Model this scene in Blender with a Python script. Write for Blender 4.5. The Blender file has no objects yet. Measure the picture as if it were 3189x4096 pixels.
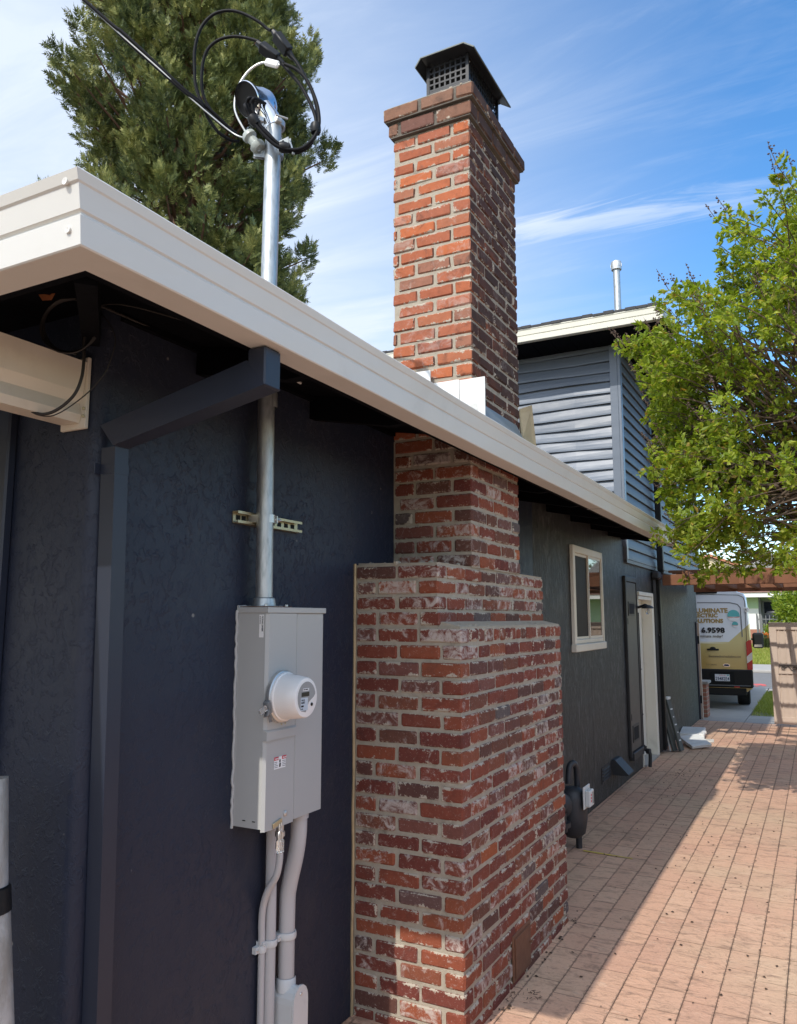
import bpy, bmesh, math, random
import numpy as np
from mathutils import Vector, Matrix
random.seed(7); RNG = np.random.default_rng(7)
S = 1.13                      # metres per modelling unit
R = math.radians
scn = bpy.context.scene
COL = scn.collection

# ------------------------------------------------------------------ camera
cam = bpy.data.cameras.new('camera'); camo = bpy.data.objects.new('camera', cam); COL.objects.link(camo)
camo.location = (1.739 * S, 0, 1.56 * S)
camo.rotation_euler = (R(90 + 7.684), 0, R(27.865))
cam.sensor_fit = 'VERTICAL'; cam.sensor_height = 24; cam.lens = 24 * 3150 / 4096
cam.clip_start = 0.05; cam.clip_end = 3000
scn.camera = camo

# ------------------------------------------------------------------ view, sun, sky
scn.view_settings.view_transform = 'Standard'; scn.view_settings.look = 'None'
scn.view_settings.gamma = 1; scn.view_settings.use_curve_mapping = False
scn.view_settings.exposure = 0.92
scn.cycles.max_bounces = 8; scn.cycles.use_denoising = True
SUN = Vector((0.086, 1.0, -0.985))
sl = bpy.data.lights.new('sun', 'SUN'); so = bpy.data.objects.new('sun', sl); COL.objects.link(so)
sl.energy = 2.0; sl.angle = R(0.53); sl.color = (1.0, 0.94, 0.85)
so.rotation_euler = SUN.to_track_quat('-Z', 'Y').to_euler(); so.location = (-3, -12, 14)

world = bpy.data.worlds.new('World'); scn.world = world; world.use_nodes = True
def sky_nodes():
    nt = world.node_tree; nt.nodes.clear(); L = nt.links.new; n = nt.nodes.new
    out = n('ShaderNodeOutputWorld'); bg = n('ShaderNodeBackground'); bg.inputs['Strength'].default_value = 0.15
    sky = n('ShaderNodeTexSky'); sky.sky_type = 'NISHITA'; sky.sun_disc = False
    sky.sun_elevation = R(44.5); sky.sun_rotation = R(184.5); sky.air_density = 1.0; sky.dust_density = 0.35; sky.ozone_density = 1.6
    tc = n('ShaderNodeTexCoord'); sp = n('ShaderNodeSeparateXYZ'); L(tc.outputs['Generated'], sp.inputs[0])
    def M(op, a, b=None, c=None):
        x = n('ShaderNodeMath'); x.operation = op
        for i, v in enumerate((a, b, c)):
            if v is None: continue
            if isinstance(v, (int, float)): x.inputs[i].default_value = v
            else: L(v, x.inputs[i])
        return x.outputs[0]
    zz = M('MAXIMUM', M('ADD', sp.outputs['Z'], 0.0), 0.04)
    p = M('DIVIDE', sp.outputs['X'], zz); q = M('DIVIDE', sp.outputs['Y'], zz)
    cb = n('ShaderNodeCombineXYZ'); L(p, cb.inputs[0]); L(q, cb.inputs[1])
    def noise(scale, detail, rough, dist, loc, rot, sc):
        mp = n('ShaderNodeMapping'); L(cb.outputs[0], mp.inputs['Vector'])
        mp.inputs['Location'].default_value = loc; mp.inputs['Rotation'].default_value = (0, 0, R(rot)); mp.inputs['Scale'].default_value = sc
        t = n('ShaderNodeTexNoise'); L(mp.outputs[0], t.inputs['Vector'])
        t.inputs['Scale'].default_value = scale; t.inputs['Detail'].default_value = detail; t.inputs['Roughness'].default_value = rough; t.inputs['Distortion'].default_value = dist
        return t.outputs['Fac']
    def ss(v, a, b):
        x = n('ShaderNodeMapRange'); x.interpolation_type = 'SMOOTHSTEP'; L(v, x.inputs[0]) if not isinstance(v, float) else None
        x.inputs[1].default_value = a; x.inputs[2].default_value = b; return x.outputs[0]
    streaks = noise(1.7, 7, 0.62, 0.9, (0.3, 1.1, 0), 28, (0.55, 2.2, 1))
    fine = noise(5.5, 6, 0.65, 1.2, (2.0, 0.4, 0), 25, (0.35, 1.8, 1))
    big = noise(0.45, 3, 0.5, 0.3, (0.2, 4.3, 0), 0, (1, 1, 1))
    # a veil of thin high cloud, thicker to the west
    west = ss(M('MULTIPLY', M('ADD', p, M('MULTIPLY', q, 0.15)), -1.0), -0.30, 1.15)
    veil = M('MULTIPLY', west, M('ADD', 0.42, M('MULTIPLY', streaks, 0.9)))
    wisp = M('MULTIPLY', ss(M('ADD', M('MULTIPLY', streaks, 0.7), M('MULTIPLY', fine, 0.35)), 0.50, 0.78), ss(big, 0.35, 0.65))
    # one long cirrus streak
    wob = M('MULTIPLY', M('SUBTRACT', fine, 0.5), 0.30)
    dq = M('ABSOLUTE', M('ADD', M('SUBTRACT', M('SUBTRACT', q, 1.98), M('MULTIPLY', p, 0.2)), wob))
    streak = M('MULTIPLY', ss(dq, 0.10, 0.0), M('MULTIPLY', ss(M('ABSOLUTE', M('ADD', p, 0.42)), 0.65, 0.1), M('ADD', 0.25, M('MULTIPLY', fine, 0.9))))
    sunv = n('ShaderNodeVectorMath'); sunv.operation = 'DOT_PRODUCT'; L(tc.outputs['Generated'], sunv.inputs[0]); sd = -SUN.normalized(); sunv.inputs[1].default_value = sd
    near = M('POWER', M('MAXIMUM', sunv.outputs['Value'], 0.0), 2.5)          # added glow of unseen cloud round the sun, lifts the shade
    around = M('MULTIPLY', ss(sunv.outputs['Value'], -0.1, 0.6), M('ADD', 0.35, M('MULTIPLY', streaks, 0.8)))  # extra unseen cloud on the sun's side, added for more ambient light
    tot = M('MINIMUM', M('ADD', M('ADD', M('MAXIMUM', veil, around), M('MULTIPLY', wisp, 0.30)), M('MULTIPLY', streak, 0.62)), 0.93)
    low = ss(sp.outputs['Z'], 0.0, 0.10)
    tot = M('MULTIPLY', tot, low)
    mx = n('ShaderNodeMix'); mx.data_type = 'RGBA'; L(tot, mx.inputs['Factor'])
    hs = n('ShaderNodeHueSaturation'); hs.inputs['Saturation'].default_value = 1.30; hs.inputs['Value'].default_value = 0.92
    L(sky.outputs[0], hs.inputs['Color']); L(hs.outputs[0], mx.inputs[6])
    gl = M('ADD', 1.0, M('MULTIPLY', near, 0.9)); vm = n('ShaderNodeVectorMath'); vm.operation = 'SCALE'; vm.inputs[0].default_value = (3.1, 3.45, 4.0); L(gl, vm.inputs['Scale']); L(vm.outputs[0], mx.inputs[7])
    L(mx.outputs[2], bg.inputs['Color']); L(bg.outputs[0], out.inputs['Surface'])
sky_nodes()

# ------------------------------------------------------------------ materials
MATS = {}
class NT:
    def __init__(s, name):
        s.m = bpy.data.materials.new(name); s.m.use_nodes = True; s.t = s.m.node_tree; s.t.nodes.clear()
        s.out = s.n('ShaderNodeOutputMaterial'); s.b = s.n('ShaderNodeBsdfPrincipled'); s.L(s.b.outputs[0], s.out.inputs[0])
        s.tc = s.n('ShaderNodeTexCoord'); s.pos = s.n('ShaderNodeNewGeometry')
        MATS[name] = s.m
    def n(s, t): return s.t.nodes.new(t)
    def L(s, a, b): s.t.links.new(a, b)
    def setin(s, sock, v):
        if isinstance(v, (int, float)): sock.default_value = v
        elif isinstance(v, tuple): sock.default_value = v if len(v) == len(sock.default_value) else v + (1,)
        else: s.L(v, sock)
    def M(s, op, a, b=None, c=None):
        x = s.n('ShaderNodeMath'); x.operation = op
        for i, v in enumerate((a, b, c)):
            if v is not None: s.setin(x.inputs[i], v)
        return x.outputs[0]
    def mix(s, f, a, b, mode='MIX'):
        x = s.n('ShaderNodeMix'); x.data_type = 'RGBA'; x.blend_type = mode
        s.setin(x.inputs[0], f); s.setin(x.inputs[6], a); s.setin(x.inputs[7], b); return x.outputs[2]
    def co(s, scale=(1, 1, 1), kind='Object', rot=(0, 0, 0)):
        src = s.pos.outputs['Position'] if kind == 'World' else s.tc.outputs[kind]
        mp = s.n('ShaderNodeMapping'); s.L(src, mp.inputs[0]); mp.inputs['Scale'].default_value = scale; mp.inputs['Rotation'].default_value = rot
        return mp.outputs[0]
    def noise(s, v, scale, detail=4, rough=0.55, dist=0.0):
        t = s.n('ShaderNodeTexNoise'); s.L(v, t.inputs['Vector'])
        t.inputs['Scale'].default_value = scale; t.inputs['Detail'].default_value = detail; t.inputs['Roughness'].default_value = rough; t.inputs['Distortion'].default_value = dist
        return t.outputs['Fac']
    def vor(s, v, scale, feat='F1', rnd=1.0):
        t = s.n('ShaderNodeTexVoronoi'); s.L(v, t.inputs['Vector']); t.feature = feat
        t.inputs['Scale'].default_value = scale; t.inputs['Randomness'].default_value = rnd
        return t.outputs['Distance']
    def ss(s, v, a, b, lo=0.0, hi=1.0):
        x = s.n('ShaderNodeMapRange'); x.interpolation_type = 'SMOOTHSTEP'; s.L(v, x.inputs[0])
        x.inputs[1].default_value = a; x.inputs[2].default_value = b; x.inputs[3].default_value = lo; x.inputs[4].default_value = hi; return x.outputs[0]
    def bump(s, h, strength=0.3, dist=0.01, prev=None):
        b = s.n('ShaderNodeBump'); b.inputs['Strength'].default_value = strength; b.inputs['Distance'].default_value = dist
        s.L(h, b.inputs['Height'])
        if prev is not None: s.L(prev, b.inputs['Normal'])
        return b.outputs[0]
    def rand(s):
        oi = s.n('ShaderNodeObjectInfo')
        return s.M('FRACT', s.M('ADD', oi.outputs['Random'], s.M('MULTIPLY', s.pos.outputs['Random Per Island'], 7.131)))
    def ramp(s, f, stops, interp='LINEAR'):
        r = s.n('ShaderNodeValToRGB'); r.color_ramp.interpolation = interp; e = r.color_ramp.elements
        while len(e) < len(stops): e.new(0.5)
        for k, (p, c) in enumerate(stops): e[k].position = p; e[k].color = c + (1,)
        s.setin(r.inputs[0], f); return r.outputs[0]
    def fin(s, color=None, rough=0.5, metal=0.0, normal=None, spec=None):
        if color is not None: s.setin(s.b.inputs['Base Color'], color)
        s.setin(s.b.inputs['Roughness'], rough); s.setin(s.b.inputs['Metallic'], metal)
        if normal is not None: s.L(normal, s.b.inputs['Normal'])
        if spec is not None: s.setin(s.b.inputs['Specular IOR Level'], spec)
        return s.m

def simple(name, c, rough=0.5, metal=0.0, var=0.12, nscale=6.0, bump=0.0, bscale=60.0, dirt=0.0, dirtc=(0.05, 0.045, 0.04), spec=None, rvar=0.1):
    s = NT(name); v = s.co()
    n1 = s.noise(v, nscale, 5, 0.6)
    k = s.M('ADD', 1 - var, s.M('MULTIPLY', n1, 2 * var))
    col = s.mix(1.0, c, k, 'MULTIPLY')
    x = s.n('ShaderNodeCombineColor')
    for i in range(3): s.L(k, x.inputs[i])
    col = s.mix(1.0, c, x.outputs[0], 'MULTIPLY')
    if dirt:
        d = s.ss(s.noise(v, nscale * 0.7, 8, 0.7, 0.5), 0.52, 0.72)
        col = s.mix(s.M('MULTIPLY', d, dirt), col, dirtc)
    nr = s.bump(s.noise(v, bscale, 4, 0.6), bump, 0.004) if bump else None
    rr = s.M('ADD', rough - rvar / 2, s.M('MULTIPLY', s.noise(v, nscale * 2.3, 4, 0.6), rvar))
    return s.fin(col, rr, metal, nr, spec)

def mk_stucco():
    s = NT('navy_stucco'); v = s.co()
    big = s.noise(v, 1.3, 4, 0.55)
    col = s.mix(s.ss(big, 0.35, 0.7), (0.0165, 0.0225, 0.042), (0.023, 0.0275, 0.045))
    dust = s.ss(s.noise(s.co((1, 1, 0.7)), 3.1, 7, 0.68, 0.4), 0.56, 0.8)
    col = s.mix(s.M('MULTIPLY', dust, 0.36), col, (0.075, 0.068, 0.066))
    # old paint chips and scuffs
    ch = s.M('MULTIPLY', s.ss(s.vor(v, 6.5), 0.055, 0.035), s.ss(s.noise(v, 31, 2, 0.5), 0.47, 0.58))
    col = s.mix(s.M('MULTIPLY', ch, 0.5), col, (0.34, 0.33, 0.31))
    # skip-trowel relief: broken lumps and ridges
    w = s.noise(s.co((1, 1, 0.8)), 27, 5, 0.66, 0.5)
    ridge = s.ss(w, 0.50, 0.62)
    patch = s.ss(s.noise(v, 3.2, 3, 0.5), 0.30, 0.66, 0.25, 1.0)
    fine = s.noise(v, 95, 4, 0.65)
    h = s.M('ADD', s.M('MULTIPLY', s.M('MULTIPLY', ridge, patch), 0.62), s.M('MULTIPLY', fine, 0.34))
    h = s.M('ADD', h, s.M('MULTIPLY', s.noise(v, 5, 3, 0.5), 0.8))
    return s.fin(col, s.M('ADD', 0.36, s.M('MULTIPLY', s.noise(v, 9, 4), 0.18)), 0, s.bump(h, 0.5, 0.006), 0.32)
mk_stucco()

def mk_bark():
    s = NT('charcoal_board'); v = s.co((1, 1, 0.42))
    g = s.noise(v, 17, 7, 0.72, 1.0)
    f = s.noise(s.co((1, 1, 0.3)), 75, 4, 0.6, 0.3)
    big = s.noise(s.co(), 0.8, 4, 0.5)
    col = s.mix(s.ss(g, 0.47, 0.66), (0.014, 0.0142, 0.0148), (0.072, 0.072, 0.074))
    col = s.mix(s.M('MULTIPLY', s.ss(big, 0.45, 0.7), 0.35), col, (0.028, 0.027, 0.028))
    h = s.M('ADD', g, s.M('MULTIPLY', f, 0.35))
    return s.fin(col, 0.52, 0, s.bump(h, 1.0, 0.016))
mk_bark()

def mk_brick(name, stops, white, grime, smear, soot_shade=0.0):
    s = NT(name); rnd = s.rand(); P = s.co(kind='World')
    col = s.ramp(rnd, stops)
    n1 = s.noise(P, 26, 6, 0.7); n2 = s.noise(P, 120, 3, 0.6)
    k = s.M('ADD', 0.72, s.M('MULTIPLY', n1, 0.56)); cc = s.n('ShaderNodeCombineColor')
    for i in range(3): s.L(k, cc.inputs[i])
    col = s.mix(1.0, col, cc.outputs[0], 'MULTIPLY')
    # each brick differs in how much old white wash clings to it
    r2 = s.M('FRACT', s.M('MULTIPLY', rnd, 13.37))
    wn = s.noise(P, 17, 8, 0.74, 0.8)
    wm = s.M('MAXIMUM', s.ss(s.M('ADD', wn, s.M('MULTIPLY', s.M('POWER', r2, 3.0), 0.17)), 0.58, 0.76), s.M('MULTIPLY', s.ss(s.noise(P, 95, 5, 0.8), 0.58, 0.70), 0.8))
    col = s.mix(s.M('MULTIPLY', wm, white), col, (0.50, 0.44, 0.40))
    gm = s.ss(s.noise(P, 9, 7, 0.7, 0.6), 0.5, 0.75)
    col = s.mix(s.M('MULTIPLY', gm, grime), col, (0.035, 0.028, 0.026))
    if soot_shade:  # +X faces darkened: soot plus that side's shade put into the colour
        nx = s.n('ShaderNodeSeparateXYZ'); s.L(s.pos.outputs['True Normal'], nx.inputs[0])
        col = s.mix(s.M('MULTIPLY', s.ss(nx.outputs[0], 0.4, 0.8), s.ss(s.noise(P, 6, 6, 0.7), 0.28, 0.58, 0.5, soot_shade)), col, (0.050, 0.030, 0.026))
    # mortar smeared over the arrises
    u1 = s.n('ShaderNodeUVMap'); u1.uv_map = 'near'; u2 = s.n('ShaderNodeUVMap'); u2.uv_map = 'far'
    a = s.n('ShaderNodeSeparateXYZ'); b = s.n('ShaderNodeSeparateXYZ'); s.L(u1.outputs[0], a.inputs[0]); s.L(u2.outputs[0], b.inputs[0])
    d = s.M('MINIMUM', s.M('MINIMUM', a.outputs[0], a.outputs[1]), s.M('MINIMUM', b.outputs[0], b.outputs[1]))
    sm = s.M('ADD', s.M('MULTIPLY', s.noise(P, 13, 3, 0.6), 0.55), s.M('MULTIPLY', s.noise(P, 75, 4, 0.75, 0.4), 0.45))
    e = s.M('SUBTRACT', s.M('MULTIPLY', s.ss(sm, 0.42, 0.72), 0.031), d)
    mm = s.ss(e, smear, smear + 0.003)
    col = s.mix(mm, col, (0.43, 0.375, 0.305))
    h = s.M('ADD', s.M('MULTIPLY', n1, 0.8), s.M('MULTIPLY', n2, 0.4))
    return s.fin(col, 0.86, 0, s.bump(h, 0.55, 0.004), 0.25)
mk_brick('brick_old', [(0, (0.135, 0.036, 0.028)), (0.2, (0.165, 0.047, 0.032)), (0.38, (0.21, 0.056, 0.033)), (0.52, (0.25, 0.072, 0.036)), (0.62, (0.135, 0.056, 0.038)), (0.74, (0.092, 0.044, 0.037)), (0.86, (0.18, 0.066, 0.050)), (0.92, (0.10, 0.085, 0.082)), (0.94, (0.19, 0.05, 0.034)), (1, (0.34, 0.098, 0.036))], 0.85, 0.34, 0.0035)
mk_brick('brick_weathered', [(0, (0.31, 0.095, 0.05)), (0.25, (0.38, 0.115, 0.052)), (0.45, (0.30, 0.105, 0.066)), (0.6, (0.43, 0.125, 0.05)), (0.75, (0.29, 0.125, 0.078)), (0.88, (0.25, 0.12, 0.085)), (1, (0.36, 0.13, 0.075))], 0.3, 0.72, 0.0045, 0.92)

mk_brick('brick_soot_shade', [(0, (0.12, 0.045, 0.034)), (0.3, (0.17, 0.055, 0.036)), (0.5, (0.09, 0.042, 0.036)), (0.7, (0.21, 0.065, 0.038)), (0.85, (0.065, 0.04, 0.036)), (1, (0.26, 0.085, 0.05))], 0.5, 0.75, 0.006, 0.8)  # darker bricks for the side face, its shade and soot in their colour
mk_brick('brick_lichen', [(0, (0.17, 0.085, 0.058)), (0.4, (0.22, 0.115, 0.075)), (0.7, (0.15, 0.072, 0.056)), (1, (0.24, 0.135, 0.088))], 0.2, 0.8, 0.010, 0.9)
def mk_mortar():
    s = NT('mortar'); P = s.co(kind='World')
    col = s.mix(s.noise(P, 30, 6, 0.7), (0.27, 0.235, 0.18), (0.50, 0.445, 0.365))
    col = s.mix(s.M('MULTIPLY', s.ss(s.noise(P, 7, 7, 0.7, 0.5), 0.55, 0.75), 0.6), col, (0.10, 0.085, 0.07))
    return s.fin(col, 0.95, 0, s.bump(s.noise(P, 160, 4, 0.7), 0.9, 0.004), 0.15)
mk_mortar()
simple('mortar_sooty', (0.13, 0.115, 0.095), 0.95, var=0.4, nscale=20, bump=0.8, bscale=90, dirt=0.6, dirtc=(0.03, 0.026, 0.022))

def mk_paver():
    s = NT('stamped_paving'); P = s.co(kind='World'); rnd = s.rand()
    col = s.ramp(rnd, [(0, (0.57, 0.335, 0.235)), (0.35, (0.64, 0.385, 0.262)), (0.7, (0.60, 0.365, 0.252)), (1, (0.66, 0.42, 0.29))])
    big = s.noise(P, 0.7, 4, 0.55)
    col = s.mix(s.M('MULTIPLY', s.ss(big, 0.42, 0.68), 0.55), col, (0.57, 0.43, 0.285))
    # slate-like ridges running across the courses
    W = s.co((0.85, 1.9, 1), 'World')
    grain = s.noise(W, 7, 8, 0.74, 0.9); g2 = s.noise(W, 19, 6, 0.7, 0.6)
    vein = s.M('MAXIMUM', s.ss(grain, 0.50, 0.66), s.M('MULTIPLY', s.ss(g2, 0.54, 0.68), 0.7))
    col = s.mix(s.M('MULTIPLY', vein, 0.78), col, (0.30, 0.19, 0.135))
    spk = s.M('MULTIPLY', s.ss(s.noise(P, 48, 5, 0.8), 0.56, 0.68), 0.6); col = s.mix(spk, col, (0.22, 0.145, 0.105))
    col = s.mix(s.M('MULTIPLY', s.ss(s.noise(W, 11, 5, 0.7), 0.56, 0.72), 0.4), col, (0.74, 0.55, 0.40))
    st = s.ss(s.noise(P, 1.7, 7, 0.7, 0.4), 0.53, 0.76)
    col = s.mix(s.M('MULTIPLY', st, 0.6), col, (0.27, 0.20, 0.145))
    # grime lying in the joints
    u1 = s.n('ShaderNodeUVMap'); u1.uv_map = 'near'; u2 = s.n('ShaderNodeUVMap'); u2.uv_map = 'far'
    a = s.n('ShaderNodeSeparateXYZ'); b = s.n('ShaderNodeSeparateXYZ'); s.L(u1.outputs[0], a.inputs[0]); s.L(u2.outputs[0], b.inputs[0])
    dx = s.M('MINIMUM', a.outputs[0], b.outputs[0]); dy = s.M('MINIMUM', a.outputs[1], b.outputs[1]); jn = s.noise(P, 34, 4, 0.7)
    jx = s.ss(s.M('SUBTRACT', s.M('MULTIPLY', s.ss(jn, .36, .62), 0.0095), dx), 0.0, 0.003); jy = s.ss(s.M('SUBTRACT', s.M('MULTIPLY', jn, 0.0095), dy), 0.0, 0.003)
    col = s.mix(s.M('MAXIMUM', s.M('MULTIPLY', jx, 0.44), s.M('MULTIPLY', jy, 0.55)), col, (0.10, 0.07, 0.05))
    h = s.M('ADD', grain, s.M('ADD', s.M('MULTIPLY', g2, 0.5), s.M('MULTIPLY', s.noise(P, 70, 4, 0.65), 0.3)))
    return s.fin(col, 0.82, 0, s.bump(h, 1.0, 0.010), 0.25)
mk_paver()

def mk_leaf(name, stops, trans=0.35, rough=0.45, spec=0.4):
    s = NT(name); col = s.ramp(s.pos.outputs['Random Per Island'], stops)
    s.fin(col, rough, 0, None, spec)
    tr = s.n('ShaderNodeBsdfTranslucent'); s.L(s.mix(1.0, col, (1.5, 1.45, 0.7), 'MULTIPLY'), tr.inputs[0])
    mx = s.n('ShaderNodeMixShader'); mx.inputs[0].default_value = trans
    s.L(s.b.outputs[0], mx.inputs[1]); s.L(tr.outputs[0], mx.inputs[2]); s.L(mx.outputs[0], s.out.inputs[0])
    return s.m
def mk_conifer():
    s = NT('conifer_foliage'); P = s.co(kind='World')
    f = s.M('ADD', s.M('MULTIPLY', s.pos.outputs['Random Per Island'], 0.45), s.M('MULTIPLY', s.ss(s.noise(P, 1.6, 3, 0.6), 0.34, 0.66), 0.62))
    col = s.ramp(f, [(0, (0.035, 0.055, 0.024)), (0.3, (0.090, 0.120, 0.042)), (0.65, (0.185, 0.215, 0.065)), (1, (0.38, 0.38, 0.13))]); s.fin(col, 0.55, 0, None, 0.3)
    tr = s.n('ShaderNodeBsdfTranslucent'); s.L(col, tr.inputs[0]); mx = s.n('ShaderNodeMixShader'); mx.inputs[0].default_value = 0.18
    s.L(s.b.outputs[0], mx.inputs[1]); s.L(tr.outputs[0], mx.inputs[2]); s.L(mx.outputs[0], s.out.inputs[0])
mk_conifer()
mk_leaf('myrtle_leaf', [(0, (0.14, 0.21, 0.020)), (0.4, (0.225, 0.31, 0.030)), (0.75, (0.32, 0.39, 0.05)), (0.94, (0.42, 0.45, 0.09)), (1, (0.40, 0.25, 0.07))], 0.5)
mk_leaf('bush_leaf', [(0, (0.10, 0.17, 0.02)), (0.5, (0.20, 0.28, 0.03)), (1, (0.32, 0.38, 0.06))], 0.4)
mk_leaf('dark_leaf', [(0, (0.035, 0.06, 0.02)), (0.5, (0.06, 0.09, 0.03)), (1, (0.11, 0.13, 0.05))], 0.3)
mk_leaf('grass_blade', [(0, (0.17, 0.23, 0.035)), (0.5, (0.29, 0.34, 0.06)), (1, (0.42, 0.40, 0.12))], 0.35)
mk_leaf('flower_orange', [(0, (0.7, 0.18, 0.03)), (1, (0.75, 0.28, 0.08))], 0.3)

def mk_galv():
    s = NT('galvanised_steel'); v = s.co()
    sp = s.noise(s.co((1, 1, 0.3)), 60, 3); n1 = s.noise(s.co((1, 1, 0.2)), 9, 6, 0.7, 0.4)
    col = s.mix(s.ss(sp, 0.2, 0.6), (0.33, 0.355, 0.36), (0.52, 0.545, 0.55))
    col = s.mix(s.M('MULTIPLY', s.ss(n1, 0.5, 0.72), 0.35), col, (0.30, 0.29, 0.26))
    return s.fin(col, s.M('ADD', 0.36, s.M('MULTIPLY', n1, 0.25)), 0.9, s.bump(n1, 0.12, 0.004))
mk_galv()
def mk_ductgalv():
    s = NT('stained_zinc'); v = s.co((1, 1, 0.35))
    n1 = s.noise(v, 7, 7, 0.7, 0.7)
    col = s.mix(s.ss(n1, 0.35, 0.6), (0.55, 0.57, 0.56), (0.34, 0.33, 0.30))
    col = s.mix(s.ss(s.noise(v, 5, 7, 0.72, 0.5), 0.55, 0.7), col, (0.13, 0.085, 0.05))
    return s.fin(col, 0.5, 0.45, s.bump(n1, 0.2, 0.004))
mk_ductgalv()
simple('cream_metal', (0.635, 0.63, 0.595), 0.38, var=0.06, nscale=2.0, bump=0.10, bscale=14, dirt=0.2, dirtc=(0.40, 0.37, 0.32))
simple('wing_cream', (0.72, 0.70, 0.60), 0.4, var=0.05, nscale=2.0, dirt=0.1, dirtc=(0.3, 0.28, 0.22))
simple('eave_black', (0.0035, 0.004, 0.006), 0.8, var=0.3, nscale=8, bump=0.4, bscale=30, spec=0.06)
simple('downspout_navy', (0.0165, 0.022, 0.040), 0.45, var=0.14, nscale=4, bump=0.05, bscale=15)
simple('panel_grey', (0.405, 0.41, 0.40), 0.42, var=0.03, nscale=3, bump=0.03, bscale=140)
simple('pvc_grey', (0.46, 0.45, 0.45), 0.42, var=0.06, nscale=6, dirt=0.1, dirtc=(0.14, 0.13, 0.12))
simple('pvc_light', (0.58, 0.59, 0.585), 0.4, var=0.06, nscale=10, dirt=0.25, dirtc=(0.2, 0.2, 0.2))
simple('white_plastic', (0.78, 0.76, 0.74), 0.32, var=0.02)
simple('caulk', (0.46, 0.46, 0.45), 0.8, var=0.2, nscale=60, bump=0.6, bscale=90)
simple('black_cable', (0.007, 0.007, 0.008), 0.55, var=0.2, nscale=30, spec=0.15)
simple('black_plastic', (0.008, 0.0085, 0.0095), 0.45, var=0.15, spec=0.3)
simple('thin_cable', (0.013, 0.011, 0.010), 0.5, var=0.2)
simple('bare_aluminium', (0.62, 0.62, 0.60), 0.4, 0.8, var=0.12, nscale=50)
simple('polished_alloy', (0.72, 0.73, 0.75), 0.16, 1.0, var=0.05, nscale=12, rvar=0.08)
simple('insulator_grey', (0.40, 0.44, 0.41), 0.35, var=0.05)
simple('brass_zinc', (0.52, 0.46, 0.30), 0.4, 0.75, var=0.2, nscale=14)
simple('rusty_iron', (0.15, 0.065, 0.035), 0.85, var=0.4, nscale=20)
simple('cap_black', (0.016, 0.017, 0.020), 0.42, var=0.12)
simple('cap_rim', (0.12, 0.14, 0.13), 0.5, var=0.1)
simple('flash_white', (0.74, 0.745, 0.72), 0.45, var=0.05, nscale=4, dirt=0.8, dirtc=(0.34, 0.33, 0.29))
simple('flash_zinc', (0.27, 0.30, 0.34), 0.42, 0.5, var=0.2, nscale=7, dirt=0.4, dirtc=(0.12, 0.12, 0.12))
simple('flash_tan', (0.43, 0.33, 0.19), 0.6, 0.2, var=0.35, nscale=7, dirt=0.5)
def mk_siding():  # siding on the sunlit wall, sunlight put into a lighter colour
    s = NT('siding_lit'); v = s.co((0.35, 0.35, 1)); rnd = s.rand()
    k = s.M('ADD', 0.85, s.M('MULTIPLY', rnd, 0.3)); cc = s.n('ShaderNodeCombineColor')
    for i in range(3): s.L(k, cc.inputs[i])
    col = s.mix(1.0, s.mix(s.noise(v, 4, 4), (0.125, 0.148, 0.185), (0.150, 0.175, 0.215)), cc.outputs[0], 'MULTIPLY')
    return s.fin(col, s.M('ADD', 0.30, s.M('MULTIPLY', s.noise(v, 3, 3), 0.12)), 0, s.bump(s.noise(s.co((0.8, 0.8, 2)), 1.6, 3, 0.5), 0.35, 0.03))
mk_siding()
def mk_sidedark():  # same siding on the side wall, shade put into a darker colour
    s = NT('siding_shaded'); v = s.co((1, 0.12, 1))
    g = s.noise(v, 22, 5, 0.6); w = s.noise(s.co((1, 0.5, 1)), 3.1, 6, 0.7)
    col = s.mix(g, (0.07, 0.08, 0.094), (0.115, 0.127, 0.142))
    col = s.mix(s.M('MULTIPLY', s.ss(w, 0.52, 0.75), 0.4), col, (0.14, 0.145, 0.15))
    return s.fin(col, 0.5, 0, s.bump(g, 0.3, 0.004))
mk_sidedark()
simple('shingle_dark', (0.055, 0.055, 0.058), 0.9, var=0.4, nscale=30, bump=0.5, bscale=80)
simple('shingle_grey', (0.29, 0.275, 0.25), 0.9, var=0.25, nscale=6, bump=0.5, bscale=50)
simple('shingle_brown', (0.25, 0.135, 0.10), 0.9, var=0.3, nscale=6, bump=0.5, bscale=50)
simple('clay_tile', (0.42, 0.17, 0.10), 0.8, var=0.25, nscale=5)
simple('window_cream', (0.66, 0.61, 0.52), 0.45, var=0.06, dirt=0.15, dirtc=(0.3, 0.26, 0.2))
simple('door_white', (0.74, 0.71, 0.62), 0.55, var=0.07, nscale=5, dirt=0.18, dirtc=(0.2, 0.19, 0.16))
simple('closet_grey', (0.066, 0.062, 0.058), 0.5, var=0.15)
simple('charcoal_metal', (0.022, 0.023, 0.026), 0.5, var=0.2, nscale=14, bump=0.2, bscale=60)
simple('meter_charcoal', (0.028, 0.030, 0.036), 0.5, var=0.25, nscale=20, bump=0.3, bscale=70)
simple('index_white', (0.60, 0.61, 0.60), 0.5, var=0.1)
simple('void_dark', (0.006, 0.006, 0.006), 0.9)
simple('pergola_wood', (0.20, 0.085, 0.042), 0.75, var=0.35, nscale=5, bump=0.3, bscale=40)
simple('gate_tan', (0.52, 0.42, 0.345), 0.5, var=0.05, nscale=3, dirt=0.08)
simple('ground_dirt', (0.12, 0.085, 0.06), 0.95, var=0.35, nscale=3, bump=0.5, bscale=30)
simple('joint_dark', (0.045, 0.032, 0.026), 0.95, var=0.3, nscale=12)
simple('concrete', (0.36, 0.345, 0.32), 0.88, var=0.16, nscale=2.5, bump=0.4, bscale=80, dirt=0.3, dirtc=(0.2, 0.19, 0.17))
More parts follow.
